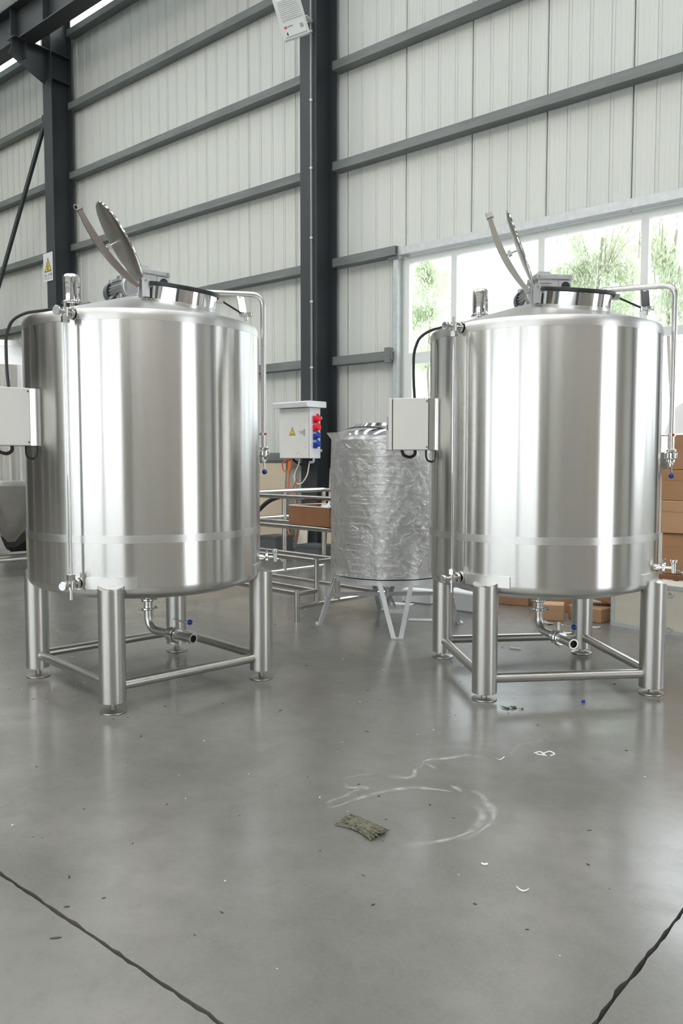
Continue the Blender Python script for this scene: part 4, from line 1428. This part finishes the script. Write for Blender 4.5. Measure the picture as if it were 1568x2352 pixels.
# ================================================================== WARNING SIGN ON THE FAR COLUMN
sg = empty('warning_sign', 'white warning sign with yellow hook triangle on the far column', 'sign', (-16.20, 9.322, 5.60))
MB().box((-0.19, -0.006, -0.30), (0.19, 0.0, 0.30), b=0.002).build('sign_plate', 'sign_white', sg, sharp=None)
tri_sign(sg, 0.0, -0.10, 0.30, -0.006, 0.29)
MB().cyl((0, -0.0085, 0.10), (0, -0.0085, -0.02), 0.006, n=6).build('hook_line', 'sign_dark', sg, sharp=None)
MB().box((-0.045, -0.010, 0.005), (0.045, -0.008, 0.017)).build('hook_bar', 'sign_dark', sg, sharp=None)
MB().cyl((0, -0.0105, -0.045), (0, -0.008, -0.045), 0.026, n=14).build('hook_weight', 'sign_dark', sg, sharp=None)
FM = Matrix.Translation((0, -0.0068, -0.175)) @ Matrix.Rotation(R(90), 4, 'X')
text_mesh('当心吊物', 0.082, FM, 'sign_ink', sg)
MB().box((-0.15, -0.0075, -0.245), (0.15, -0.006, -0.235)).build('print_line', 'sign_ink', sg, sharp=None)

# ================================================================== BOARDS AND STORES ALONG THE WALL


def board(label, x0, x1, y, z0, z1, lean=0.0, m='plywood', holes=()):
    o = empty('plywood_board', label, 'board', ((x0 + x1) / 2, y, z0))
    o.rotation_euler = (R(-lean), 0, 0)
    L = (x1 - x0) / 2
    MB().box((-L, -0.012, 0), (L, 0.012, z1 - z0)).build('board', m, o, sharp=None)
    for hx, hz in holes:
        MB().cyl((hx, -0.0135, hz), (hx, -0.0120, hz), 0.026, n=12).build('knot_hole', 'joint_dirt', o)
    return o


board('tan plywood board leaning on the wall left of the central column', -11.2, -9.02, 9.12, 0.02, 1.44, 4, holes=((0.30, 1.22), (0.30, 1.02)))
board('narrow tan plywood board leaning right of the central column', -8.25, -7.45, 9.30, 0.02, 1.36, 4)
board('far tan plywood board leaning on the wall behind the left tank', -13.6, -11.25, 9.15, 0.02, 1.40, 4)
for i, (x_, y_, w_, d_, h_, lab) in enumerate(((-8.78, 8.75, 0.34, 0.35, 0.34, 'grey plastic crate at the foot of the central column'), (-8.05, 8.85, 0.46, 0.36, 0.24, 'dark plastic crate right of the central column base'))):
    o = empty('plastic_crate', lab, 'crate', (x_, y_, 0))
    MB().box((-w_ / 2, -d_ / 2, 0), (w_ / 2, d_ / 2, 0.02)).build('crate_bottom', 'grey_crate', o, sharp=None)
    for sx in (-1, 1):
        MB().box((sx * w_ / 2 - 0.01, -d_ / 2, 0.02), (sx * w_ / 2 + 0.01, d_ / 2, h_)).build('crate_side', 'grey_crate', o, sharp=None)
        MB().box((-w_ / 2, sx * d_ / 2 - 0.01, 0.02), (w_ / 2, sx * d_ / 2 + 0.01, h_)).build('crate_side', 'grey_crate', o, sharp=None)
    MB().box((-w_ / 2 - 0.02, -d_ / 2 - 0.02, h_ - 0.03), (w_ / 2 + 0.02, d_ / 2 + 0.02, h_)).build('crate_rim', 'grey_crate', o, sharp=None)
pk = MB().prism([(-0.14, 0), (0.10, 0), (0.05, 0.55), (-0.02, 0.62), (-0.08, 0.5)], -0.01, 0.01, Matrix.Translation((-8.62, 9.15, 0.02)) @ Matrix.Rotation(R(90 - 8), 4, 'X')).build('plaster_offcut', 'plywood_pale', None, sharp=None)
tag(pk, 'pale jagged board offcut leaning on the central column base', 'offcut')


def carton(label, loc, dims, rz, m='cardboard', tape=True, open_=False, group='cardboard cartons stored by the window', mark=False, tip=(0, 0)):
    o = empty('carton', label, 'carton', loc, rz, group)
    o.rotation_euler = (R(tip[0]), R(tip[1]), R(rz))
    w_, d_, h_ = dims
    MB().box((-w_ / 2, -d_ / 2, 0), (w_ / 2, d_ / 2, h_), b=0.006).build('carton_body', m, o)
    MB().box((-w_ / 2 + 0.004, -d_ / 2 - 0.0015, h_ * 0.66), (w_ / 2 - 0.004, -d_ / 2 + 0.001, h_ * 0.664)).build('flap_seam', 'cardboard_dark', o, sharp=None)
    if tape:
        MB().box((-0.03, -d_ / 2 - 0.0015, h_ * 0.35), (0.03, -d_ / 2 + 0.001, h_)).build('tape_strip', 'tape', o, sharp=None)
        MB().box((-0.03, -d_ / 2, h_ - 0.001), (0.03, d_ / 2, h_ + 0.0015)).build('tape_strip', 'tape', o, sharp=None)
    if open_:
        for sx in (-1, 1):
            MB().bar((0, sx * d_ / 2, h_), (0, sx * (d_ / 2 + d_ * 0.28), h_ + d_ * 0.22), w_, 0.006, up=(1, 0, 0)).build('flap', m, o, sharp=None)
            MB().bar((sx * w_ / 2, 0, h_), (sx * (w_ / 2 + d_ * 0.30), 0, h_ - d_ * 0.16), d_, 0.006, up=(0, 1, 0)).build('flap', m, o, sharp=None)
    if mark:
        FMm = Matrix.Translation((0.13, -d_ / 2 - 0.001, h_ * 0.36)) @ Matrix.Rotation(R(90), 4, 'X')
        text_mesh('TZ', 0.06, FMm, 'sign_dark', o, 'ink_mark')
    return o


# stack beside the right tank
CX, CY = -1.85, 7.75
carton('brown carton with ink mark in the middle of the stack right of the tank', (-2.31, 7.84, 0.822), (0.62, 0.45, 0.298), 3, 'cardboard_pale', mark=True)
carton('brown taped carton lying on the ink-marked carton', (-2.30, 7.85, 1.122), (0.64, 0.46, 0.28), 2, 'cardboard')
carton('plain brown carton on top of the stack beneath the white paper', (-2.28, 7.86, 1.404), (0.62, 0.44, 0.32), 5, 'cardboard', tape=False)
carton('upright orange-brown carton below the ink-marked carton', (-2.50, 7.80, 0.442), (0.22, 0.34, 0.378), 4, 'cardboard', tape=False)
carton('carton coloured dark for the shaded gap at the right bottom of the stack', (-2.08, 7.93, 0.442), (0.36, 0.36, 0.378), -3, 'cardboard_dark', tape=False)  # dark board colour stands in for the shade of an empty cavity
sh = MB()
sh.add([(-0.35, 0, 0), (0.30, 0.02, 0.05), (0.22, 0.10, 0.34), (-0.05, 0.12, 0.42), (-0.30, 0.06, 0.24), (-0.35, 0.005, 0.0), (0.30, 0.025, 0.05), (0.22, 0.105, 0.34), (-0.05, 0.125, 0.42), (-0.30, 0.065, 0.24)], [(0, 1, 2, 3, 4), (9, 8, 7, 6, 5), (0, 5, 6, 1), (1, 6, 7, 2), (2, 7, 8, 3), (3, 8, 9, 4), (4, 9, 5, 0)])
tag(sh.build('paper_sheet', 'paper', None, sharp=None, loc=(-2.30, 7.76, 1.727)), 'large white paper sheet propped on top of the carton stack', 'paper')
rk = empty('storage_shelf', 'low dark shelf carrying the carton stack by the window', 'shelf', (-2.05, 7.86, 0))
for sx in (-0.58, 0.62):
    for sy in (-0.28, 0.28):
        MB().box((sx - 0.02, sy - 0.02, 0), (sx + 0.02, sy + 0.02, 0.40)).build('post', 'grey_crate', rk, sharp=None)
MB().box((-0.62, -0.30, 0.40), (0.66, 0.32, 0.44)).build('shelf_board', 'cardboard_dark', rk, sharp=None)

# plywood case with steel edges
pc = empty('plywood_case', 'low pale plywood shipping case with steel edge strips behind the right tank', 'case', (-1.72, 7.17, 0), -4.8)
PX, PY, PZ = 1.13, 0.17, 0.42
MB().box((-PX + 0.004, -PY + 0.004, 0.004), (PX - 0.004, PY - 0.004, PZ - 0.004)).build('case_panel', 'plywood_pale', pc, sharp=None)
for sx in (-1, 1):
    for sy in (-1, 1):
        MB().box((sx * PX - (0.04 if sx > 0 else 0), sy * PY - (0.003 if sy > 0 else 0), 0), (sx * PX + (0.04 if sx < 0 else 0), sy * PY + (0.003 if sy < 0 else 0), PZ)).box((sx * PX - (0.003 if sx > 0 else 0), sy * PY - (0.04 if sy > 0 else 0), 0), (sx * PX + (0.003 if sx < 0 else 0), sy * PY + (0.04 if sy < 0 else 0), PZ)).build('edge_strip', 'galvanised', pc, sharp=None)
for z_ in (0.0, PZ - 0.035):
    MB().box((-PX, -PY - 0.001, z_), (PX, -PY + 0.003, z_ + 0.035)).build('edge_strip', 'galvanised', pc, sharp=None)
for x_ in (-0.62, -0.10, 0.42):
    for z_ in (0.045, PZ - 0.075):
        m = MB()
        for s_ in (-0.032, 0.032):
            m.torus(0.020, 0.0045, Matrix.Translation((x_ + s_, -PY - 0.004, z_)) @ Matrix.Rotation(R(90), 4, 'X'), n=16, k=6)
        m.build('clip_spring', 'galvanised', pc)

# low heap of boxes seen under the right tank
GH = 'cardboard boxes heaped on the floor behind the right tank'
carton('long low brown carton at the left of the floor heap', (-4.16, 7.60, 0), (0.50, 0.40, 0.16), 14, 'cardboard', False, group=GH)
carton('small brown carton behind the outlet elbow in the floor heap', (-3.42, 7.02, 0), (0.27, 0.20, 0.15), 22, 'cardboard_pale', False, group=GH)
carton('brown carton with lifted flaps in the middle of the heap', (-3.58, 7.62, 0), (0.46, 0.36, 0.24), -6, 'cardboard', False, False, group=GH)
carton('tilted brown carton against the plywood case', (-3.10, 7.36, 0.19), (0.34, 0.26, 0.15), 20, 'cardboard', False, group=GH, tip=(0, 14))
carton('flat brown carton lying lowest beside the plywood case', (-3.10, 7.30, 0), (0.34, 0.34, 0.13), -8, 'cardboard_pale', False, group=GH)
carton('dark crushed carton at the back of the floor heap', (-3.02, 8.02, 0), (0.50, 0.36, 0.46), 6, 'cardboard_dark', False, False, group=GH)


def block(label, loc, dims, rz):
    o = MB().box((-dims[0] / 2, -dims[1] / 2, 0), (dims[0] / 2, dims[1] / 2, dims[2]), b=0.012).build('foam_block', 'foam', None, loc=loc)
    o.rotation_euler = (0, 0, R(rz))
    return tag(o, label, 'foam block')


block('white foam block on the floor behind the right tank legs', (-4.22, 6.92, 0), (0.50, 0.26, 0.19), -3)
block('small white foam block beyond the wrapped tank stand', (-4.86, 6.95, 0), (0.34, 0.16, 0.14), 8)


def flat(name, label, cat, x_, y_, w_, d_, rz, m='paper', th=0.004, curl=0.0):
    n_ = 6
    vs, fs = [], []
    for i in range(n_ + 1):
        t_ = i / n_
        zc = curl * (2 * t_ - 1) ** 2 + 0.0006
        for yy in (-d_ / 2, d_ / 2):
            vs.append((w_ * (t_ - 0.5), yy, zc))
            vs.append((w_ * (t_ - 0.5), yy, zc + th))
    for i in range(n_):
        a, b = 4 * i, 4 * (i + 1)
        fs += [(a + 1, b + 1, b + 3, a + 3), (a, a + 2, b + 2, b), (a, b, b + 1, a + 1), (a + 2, a + 3, b + 3, b + 2)]
    fs += [(0, 1, 3, 2), (4 * n_, 4 * n_ + 2, 4 * n_ + 3, 4 * n_ + 1)]
    o = MB().add(vs, fs).build(name, m, None, loc=(x_, y_, 0))
    o.rotation_euler = (0, 0, R(rz))
    return tag(o, label, cat)


# ================================================================== THINGS LYING ON THE FLOOR
flat('paper_scrap', 'white paper sheet on the floor below the wrapped tank', 'paper', -4.307, 6.178, 0.22, 0.10, 35)
flat('paper_scrap', 'white paper scrap further back under the wrapped tank', 'paper', -4.93, 6.75, 0.22, 0.12, 20)
flat('plastic_stick', 'short white plastic stick on the floor under the right tank', 'plastic piece', -3.064, 5.706, 0.085, 0.022, 10, 'white_litter', 0.012)
flat('plastic_curl', 'thin curled white plastic sliver beside the chalky smear', 'plastic piece', -1.971, 3.528, 0.05, 0.006, 60, 'white_litter', 0.002, 0.012)
flat('plastic_curl', 'curled white plastic sliver alone on the foreground floor', 'plastic piece', -1.292, 2.483, 0.042, 0.007, 20, 'white_litter', 0.002, 0.012)
flat('plastic_chip', 'small white chip on the floor right of the straw bundle', 'plastic piece', -1.488, 2.558, 0.024, 0.010, 30, 'white_litter', 0.003, 0.003)
flat('foil_scrap', 'grey foil scrap on the floor in front of the low plywood case', 'foil', -2.93, 6.90, 0.11, 0.06, 20, 'galvanised', 0.006, 0.008)
flat('foil_scrap', 'grey foil scrap on the floor beside the small carton', 'foil', -3.33, 6.80, 0.13, 0.05, -30, 'galvanised', 0.006, 0.010)
cp_ = MB().lathe([(0, 0), (0.011, 0), (0.012, 0.004), (0.011, 0.013), (0, 0.015)], n=14).build('blue_cap', 'blue_knob', None, loc=(-2.061, 4.715, 0))
tag(cp_, 'tiny blue cap on the floor in front of the right tank', 'cap')
ws = empty('wire_scrap', 'tangled white plastic wire scrap on the floor right of the smear', 'plastic piece', (-1.835, 3.739, 0.004), 30)
for i, pts in enumerate(([(-0.05, 0, 0), (-0.02, 0.02, 0.004), (0.0, -0.01, 0)], [(-0.01, 0.0, 0), (0.03, 0.03, 0.006), (0.055, 0.005, 0.0), (0.03, -0.02, 0)], [(-0.04, -0.01, 0), (-0.02, -0.025, 0.003), (0.01, -0.02, 0)])):
    MB().tube([V(*q) for q in pts], 0.0032, bend=0.012, n=6).build('strand', 'white_litter', ws)
lf = empty('leaf_scraps', 'dark green leaf scraps beside the right tank front foot', 'leaves', (-2.326, 4.315, 0))
rn = random.Random(2)
for i in range(9):
    a = rn.uniform(0, 6.28)
    L = rn.uniform(0.012, 0.035)
    T = Matrix.Translation((rn.uniform(-0.05, 0.05), rn.uniform(-0.03, 0.03), 0.001 + rn.uniform(0, 0.006))) @ Matrix.Rotation(a, 4, 'Z')
    MB().prism([(-L, 0), (0, -L * 0.3), (L, 0), (0, L * 0.3)], 0, 0.002, T).build('leaf', rn.choice(('dark_litter', 'leaf_litter', 'leaf_litter')), lf, sharp=None)
gl = MB().prism([(-0.018, 0), (0, -0.005), (0.018, 0), (0, 0.006)], 0.0005, 0.003, Matrix.Translation((-2.272, 1.28, 0)) @ Matrix.Rotation(0.9, 4, 'Z')).build('fallen_leaf', 'leaf_litter', None, sharp=None)
tag(gl, 'single dark green leaf below the left floor joint', 'leaf')
# specks nobody would count
sp = MB()
rn = random.Random(11)
for i in range(80):
    x_, y_ = rn.uniform(-6.0, -0.4), rn.uniform(1.5, 6.9)
    r_ = rn.uniform(0.0010, 0.0028)
    T = Matrix.Translation((x_, y_, 0.0004)) @ Matrix.Rotation(rn.uniform(0, 6.28), 4, 'Z')
    sp.box((-r_ * rn.uniform(1, 2.2), -r_, 0), (r_ * rn.uniform(1, 2.2), r_, r_ * 0.8), T)
tag(sp.build('white_specks', 'white_litter', None, sharp=None), 'fine white specks of swarf scattered over the floor', 'litter', kind='stuff')
sp = MB()
for i in range(150):
    x_, y_ = rn.uniform(-6.0, -0.4), rn.uniform(1.2, 6.5)
    r_ = rn.uniform(0.0012, 0.0034)
    T = Matrix.Translation((x_, y_, 0.0004)) @ Matrix.Rotation(rn.uniform(0, 6.28), 4, 'Z')
    sp.box((-r_ * rn.uniform(1, 4), -r_, 0), (r_ * rn.uniform(1, 4), r_, r_ * 0.6), T)
tag(sp.build('dark_specks', 'dark_litter', None, sharp=None), 'fine dark grit specks scattered over the floor', 'litter', kind='stuff')
# straw bundle
sb = empty('straw_bundle', 'flat frayed bundle of grey-green straw on the foreground floor', 'straw', (-2.015, 2.492, 0), -2)
rn = random.Random(21)
core = MB()
n_ = 22
vs, fs = [], []
for i in range(n_ + 1):
    t_ = i / n_
    xx = -0.092 + 0.184 * t_
    wd = 0.046 - 0.012 * math.sin(math.pi * t_) + rn.uniform(-0.003, 0.003)
    oy = 0.012 * math.sin(3.1 * t_ + 0.5)
    for q in range(9):
        s_ = -1 + 2 * q / 8
        vs.append((xx + rn.uniform(-0.002, 0.002), oy + wd * s_, 0.001 + 0.009 * (1 - s_ * s_) + rn.uniform(0, 0.004)))
for i in range(n_):
    for q in range(8):
        a = 9 * i + q
        fs.append((a, a + 9, a + 10, a + 1))
core.add(vs, fs)
core.build('straw_mat', 'straw', sb, sharp=20)
fb = MB()
for i in range(170):
    y0_ = rn.uniform(-0.042, 0.042)
    xs = sorted((rn.uniform(-0.112, 0.03), rn.uniform(-0.03, 0.112)))
    pts = []
    for t_ in (0, 0.33, 0.66, 1):
        xx = xs[0] + (xs[1] - xs[0]) * t_
        u_ = (xx + 0.092) / 0.184
        pts.append(V(xx, 0.012 * math.sin(3.1 * u_ + 0.5) + y0_ * (1 + 0.35 * abs(2 * u_ - 1)) + rn.uniform(-0.003, 0.003), 0.003 + 0.013 * (1 - (y0_ / 0.046) ** 2) + rn.uniform(0, 0.004)))
    fb.tube(pts, rn.uniform(0.0010, 0.0024), bend=0.01, n=5, seg=2)
tag(fb.build('fibres', 'straw', sb, sharp=60), kind='stuff')

# dried pale smears on the concrete
SMEAR = {
    'A': ([(-2.026, 3.524), (-2.086, 3.496), (-2.138, 3.468), (-2.180, 3.380), (-2.230, 3.319), (-2.247, 3.263), (-2.227, 3.214), (-2.212, 3.143), (-2.179, 3.076), (-2.197, 3.034), (-2.236, 3.014), (-2.284, 2.992)], 0.030, 0.9),
    'A2': ([(-2.237, 3.249), (-2.195, 3.238), (-2.144, 3.220)], 0.016, 0.8),
    'B1': ([(-2.277, 2.572), (-2.291, 2.615), (-2.278, 2.691), (-2.281, 2.764), (-2.260, 2.822), (-2.303, 2.790), (-2.335, 2.775), (-2.390, 2.817)], 0.026, 0.75),
    'B2': ([(-2.274, 2.568), (-2.248, 2.566), (-2.232, 2.603), (-2.219, 2.689), (-2.204, 2.753), (-2.173, 2.847), (-2.105, 2.959), (-2.014, 3.012), (-1.941, 3.038), (-1.876, 3.033), (-1.851, 3.027)], 0.026, 0.9),
    'C1': ([(-1.988, 3.097), (-1.933, 3.081), (-1.873, 3.048)], 0.024, 0.8),
    'C2': ([(-1.892, 3.116), (-1.829, 3.097), (-1.747, 3.029), (-1.688, 2.970), (-1.650, 2.897), (-1.642, 2.824), (-1.645, 2.725), (-1.674, 2.648)], 0.034, 0.8),
    'C3': ([(-1.790, 2.970), (-1.734, 2.952), (-1.693, 2.882), (-1.671, 2.780), (-1.679, 2.705), (-1.707, 2.626), (-1.735, 2.575), (-1.772, 2.515), (-1.810, 2.457)], 0.034, 0.9),
    'D': ([(-2.418, 2.819), (-2.380, 2.909), (-2.337, 2.995)], 0.02, 0.35),
    'E': ([(-1.941, 3.575), (-1.985, 3.691), (-1.994, 3.796), (-1.952, 3.882), (-1.959, 3.944), (-2.030, 4.006)], 0.024, 0.35),
}
sm = empty('dried_smear', 'pale looping dried smear on the floor between the tanks and the straw', 'stain')


def catmull(p, n=8):
    out = []
    for i in range(len(p) - 1):
        p0, p1, p2, p3 = p[max(i - 1, 0)], p[i], p[i + 1], p[min(i + 2, len(p) - 1)]
        for s_ in range(n):
            t_ = s_ / n
            out.append(0.5 * ((2 * p1) + (p2 - p0) * t_ + (2 * p0 - 5 * p1 + 4 * p2 - p3) * t_ * t_ + (3 * p1 - p0 - 3 * p2 + p3) * t_ ** 3))
    out.append(p[-1])
    return out


for k_, (key, (pts, wd, st_)) in enumerate(SMEAR.items()):
    P_ = catmull([V(a, b, 0.0004 + 0.00012 * k_) for a, b in pts])
    vs, fs, cv = [], [], []
    for i, q in enumerate(P_):
        t_ = (P_[min(i + 1, len(P_) - 1)] - P_[max(i - 1, 0)])
        nn = V(-t_.y, t_.x, 0).normalized()
        u_ = i / (len(P_) - 1)
        f_ = min(1, u_ * 5, (1 - u_) * 4)
        ww = 1.5 * wd * (0.75 + 0.35 * math.sin(9 * u_ + k_) + 0.2 * math.sin(23 * u_))
        for s_, c_ in ((-0.5, 0), (-0.30, 0.45), (-0.12, 1.0), (0.15, 0.9), (0.5, 0)):
            vs.append(q + nn * ww * s_)
            cv.append(c_ * f_ * st_)
    for i in range(len(P_) - 1):
        for q in range(4):
            a = 5 * i + q
            fs.append((a, a + 1, a + 6, a + 5))
    o = MB().add(vs, fs).build('smear_trace', 'smear', sm, sharp=None)
    at = o.data.attributes.new('cover', 'FLOAT', 'POINT')
    at.data.foreach_set('value', cv)

# ================================================================== CONICAL TANK AT FAR LEFT
fe = empty('conical_tank', 'stainless conical-bottom tank half hidden behind the left mixing tank', 'tank', (-10.20, 5.25, 0), 20)
FRr = 0.68
MB().lathe([(FRr, 1.20), (FRr, 2.66)], n=72).build('tank_shell', 'brushed_shell', fe)
MB().lathe([(0.05, 0.42), (0.06, 0.44), (FRr - 0.04, 1.13), (FRr, 1.20)], n=72).build('cone', 'dull_steel', fe)
MB().lathe([(FRr, 2.66), (FRr - 0.02, 2.70), (0.22, 2.95), (0.20, 3.02), (0, 3.02)], n=72).build('top_cone', 'cone_steel', fe)
MB().lathe([(FRr - 0.004, 1.17), (FRr + 0.003, 1.18), (FRr + 0.003, 1.235), (FRr - 0.004, 1.24)], n=72).build('weld_band', 'weld_band', fe)
for q in (-75, 15, 105, 195):
    c = polar(0.50, q)
    lg = MB().cyl(c + V(0, 0, 0.05), c + V(0, 0, 1.05), 0.045, n=18).build('leg', 'leg_steel', fe)
    MB().cyl(c + V(0, 0, 0.0), c + V(0, 0, 0.012), 0.065, n=20).cyl(c + V(0, 0, 0.01), c + V(0, 0, 0.06), 0.012, n=10).build('foot_plate', 'dull_steel', lg)
    MB().tube([polar(0.50, q, 0.22), polar(0.50, q + 90, 0.22)], 0.025, n=12).build('crossbar', 'leg_steel', fe)
MB().torus(0.07, 0.016, Matrix.Translation(polar(0.48, -10, 2.86)) @ Matrix.Rotation(R(90), 4, 'X'), n=20, k=8).build('lifting_ring', 'dull_steel', fe)
crumple('black_bag', 'black bag on the floor behind the conical tank at far left', 'bag', (-12.3, 6.45, 0), 0.26, (1, 1, 1.1), 'bag_black', 6)

# ================================================================== OUTSIDE THE WINDOW
tag(MB().box((-45, YW + 0.12, -0.35), (40, 60, -0.25)).build('yard_ground', 'yard', None, sharp=None), 'pale concrete yard outside', 'ground', kind='structure')
fb_ = empty('neighbour_hall', 'pale white hall seen outside through the window', 'building', (-12, 24, -0.25))
x_ = -26.0
first = None
while x_ < 26:
    if first is None:
        first = MB().box((0.01, 0, 0), (1.19, 0.1, 9.5)).build('cladding_panel', 'far_wall', fb_, sharp=None, loc=(x_, 0, 0))
    else:
        share(first, 'cladding_panel', fb_, (x_, 0, 0))
    x_ += 1.2
MB().box((-26, 0.08, 0), (26, 0.3, 9.5)).build('backing_wall', 'far_trim', fb_, sharp=None)
MB().box((-26, -0.1, 9.5), (26, 0.6, 9.8)).build('roof_edge', 'far_trim', fb_, sharp=None)


def tree(label, loc, height, crowns, n_leaf, seed, droop):
    rn = random.Random(seed)
    o = empty('tree', label, 'tree', loc, group='trees outside the window')
    tk = MB().tube([(0, 0, 0), (0.08, 0.03, height * 0.4), (-0.05, 0, height * 0.75), (0.05, 0.05, height)], 0.03, bend=0.5, n=8)
    tk.build('trunk', 'bark', o)
    lv, lfc = [], []
    for (cx, cy, cz, rx, rz) in crowns:
        nb = 14
        for b_ in range(nb):
            a = rn.uniform(0, 6.28)
            u_ = rn.uniform(-0.7, 0.9)
            rr = rx * rn.uniform(0.35, 1.0) * math.sqrt(max(0.05, 1 - u_ * u_))
            tip = V(cx + rr * math.cos(a), cy + rr * math.sin(a), cz + rz * u_)
            st0 = V(cx * 0.3, cy * 0.3, cz - rz * 0.7)
            MB().tube([st0, (st0 + tip) * 0.5 + V(0, 0, 0.15), tip, tip + V(0, 0, -droop)], 0.006, bend=0.15, n=5, seg=3).build('branch', 'bark', o)
            for q in range(n_leaf // (nb * len(crowns))):
                t_ = rn.random() ** 0.7
                p = st0.lerp(tip, t_) if rn.random() < 0.55 else tip + V(0, 0, -droop * rn.random() * 1.6)
                p = p + V(rn.gauss(0, 0.11), rn.gauss(0, 0.11), rn.gauss(0, 0.10))
                d = V(rn.gauss(0, 0.5), rn.gauss(0, 0.5), -0.9 - droop).normalized()
                L = rn.uniform(0.07, 0.14)
                s_ = d.cross(V(rn.gauss(0, 1), rn.gauss(0, 1), 0.2)).normalized() * L * rn.uniform(0.13, 0.2)
                k = len(lv)
                lv += [p, p + d * L * 0.45 + s_, p + d * L, p + d * L * 0.45 - s_]
                lfc.append((k, k + 1, k + 2, k + 3))
    tag(MB().add(lv, lfc).build('foliage', 'leaf', o, sharp=None), kind='stuff')
    return o


tree('leafy green tree outside the leftmost window pane', (-11.3, 16.5, -0.25), 5.4, [(0.0, 0, 4.7, 1.0, 0.9), (0.1, 0, 5.7, 0.75, 0.8), (-0.1, 0.1, 6.4, 0.4, 0.5)], 6500, 1, 0.15)
tree('drooping tree outside the wide panes above the right tank', (-6.85, 16, -0.25), 6.2, [(-0.60, 0, 6.0, 0.55, 0.9), (0.40, 0, 6.2, 0.55, 1.1), (0.1, 0.2, 5.0, 0.9, 0.6)], 7000, 2, 0.45)
tree('thin drooping tree outside the rightmost visible pane', (-4.80, 14.2, -0.25), 5.6, [(-0.25, 0, 5.5, 0.40, 0.8), (0.2, 0, 4.5, 0.45, 0.7)], 2400, 3, 0.4)
tree('low green tree outside below the window transom', (-9.6, 14.2, -0.25), 2.6, [(0.0, 0, 2.4, 0.8, 0.8)], 1500, 4, 0.15)
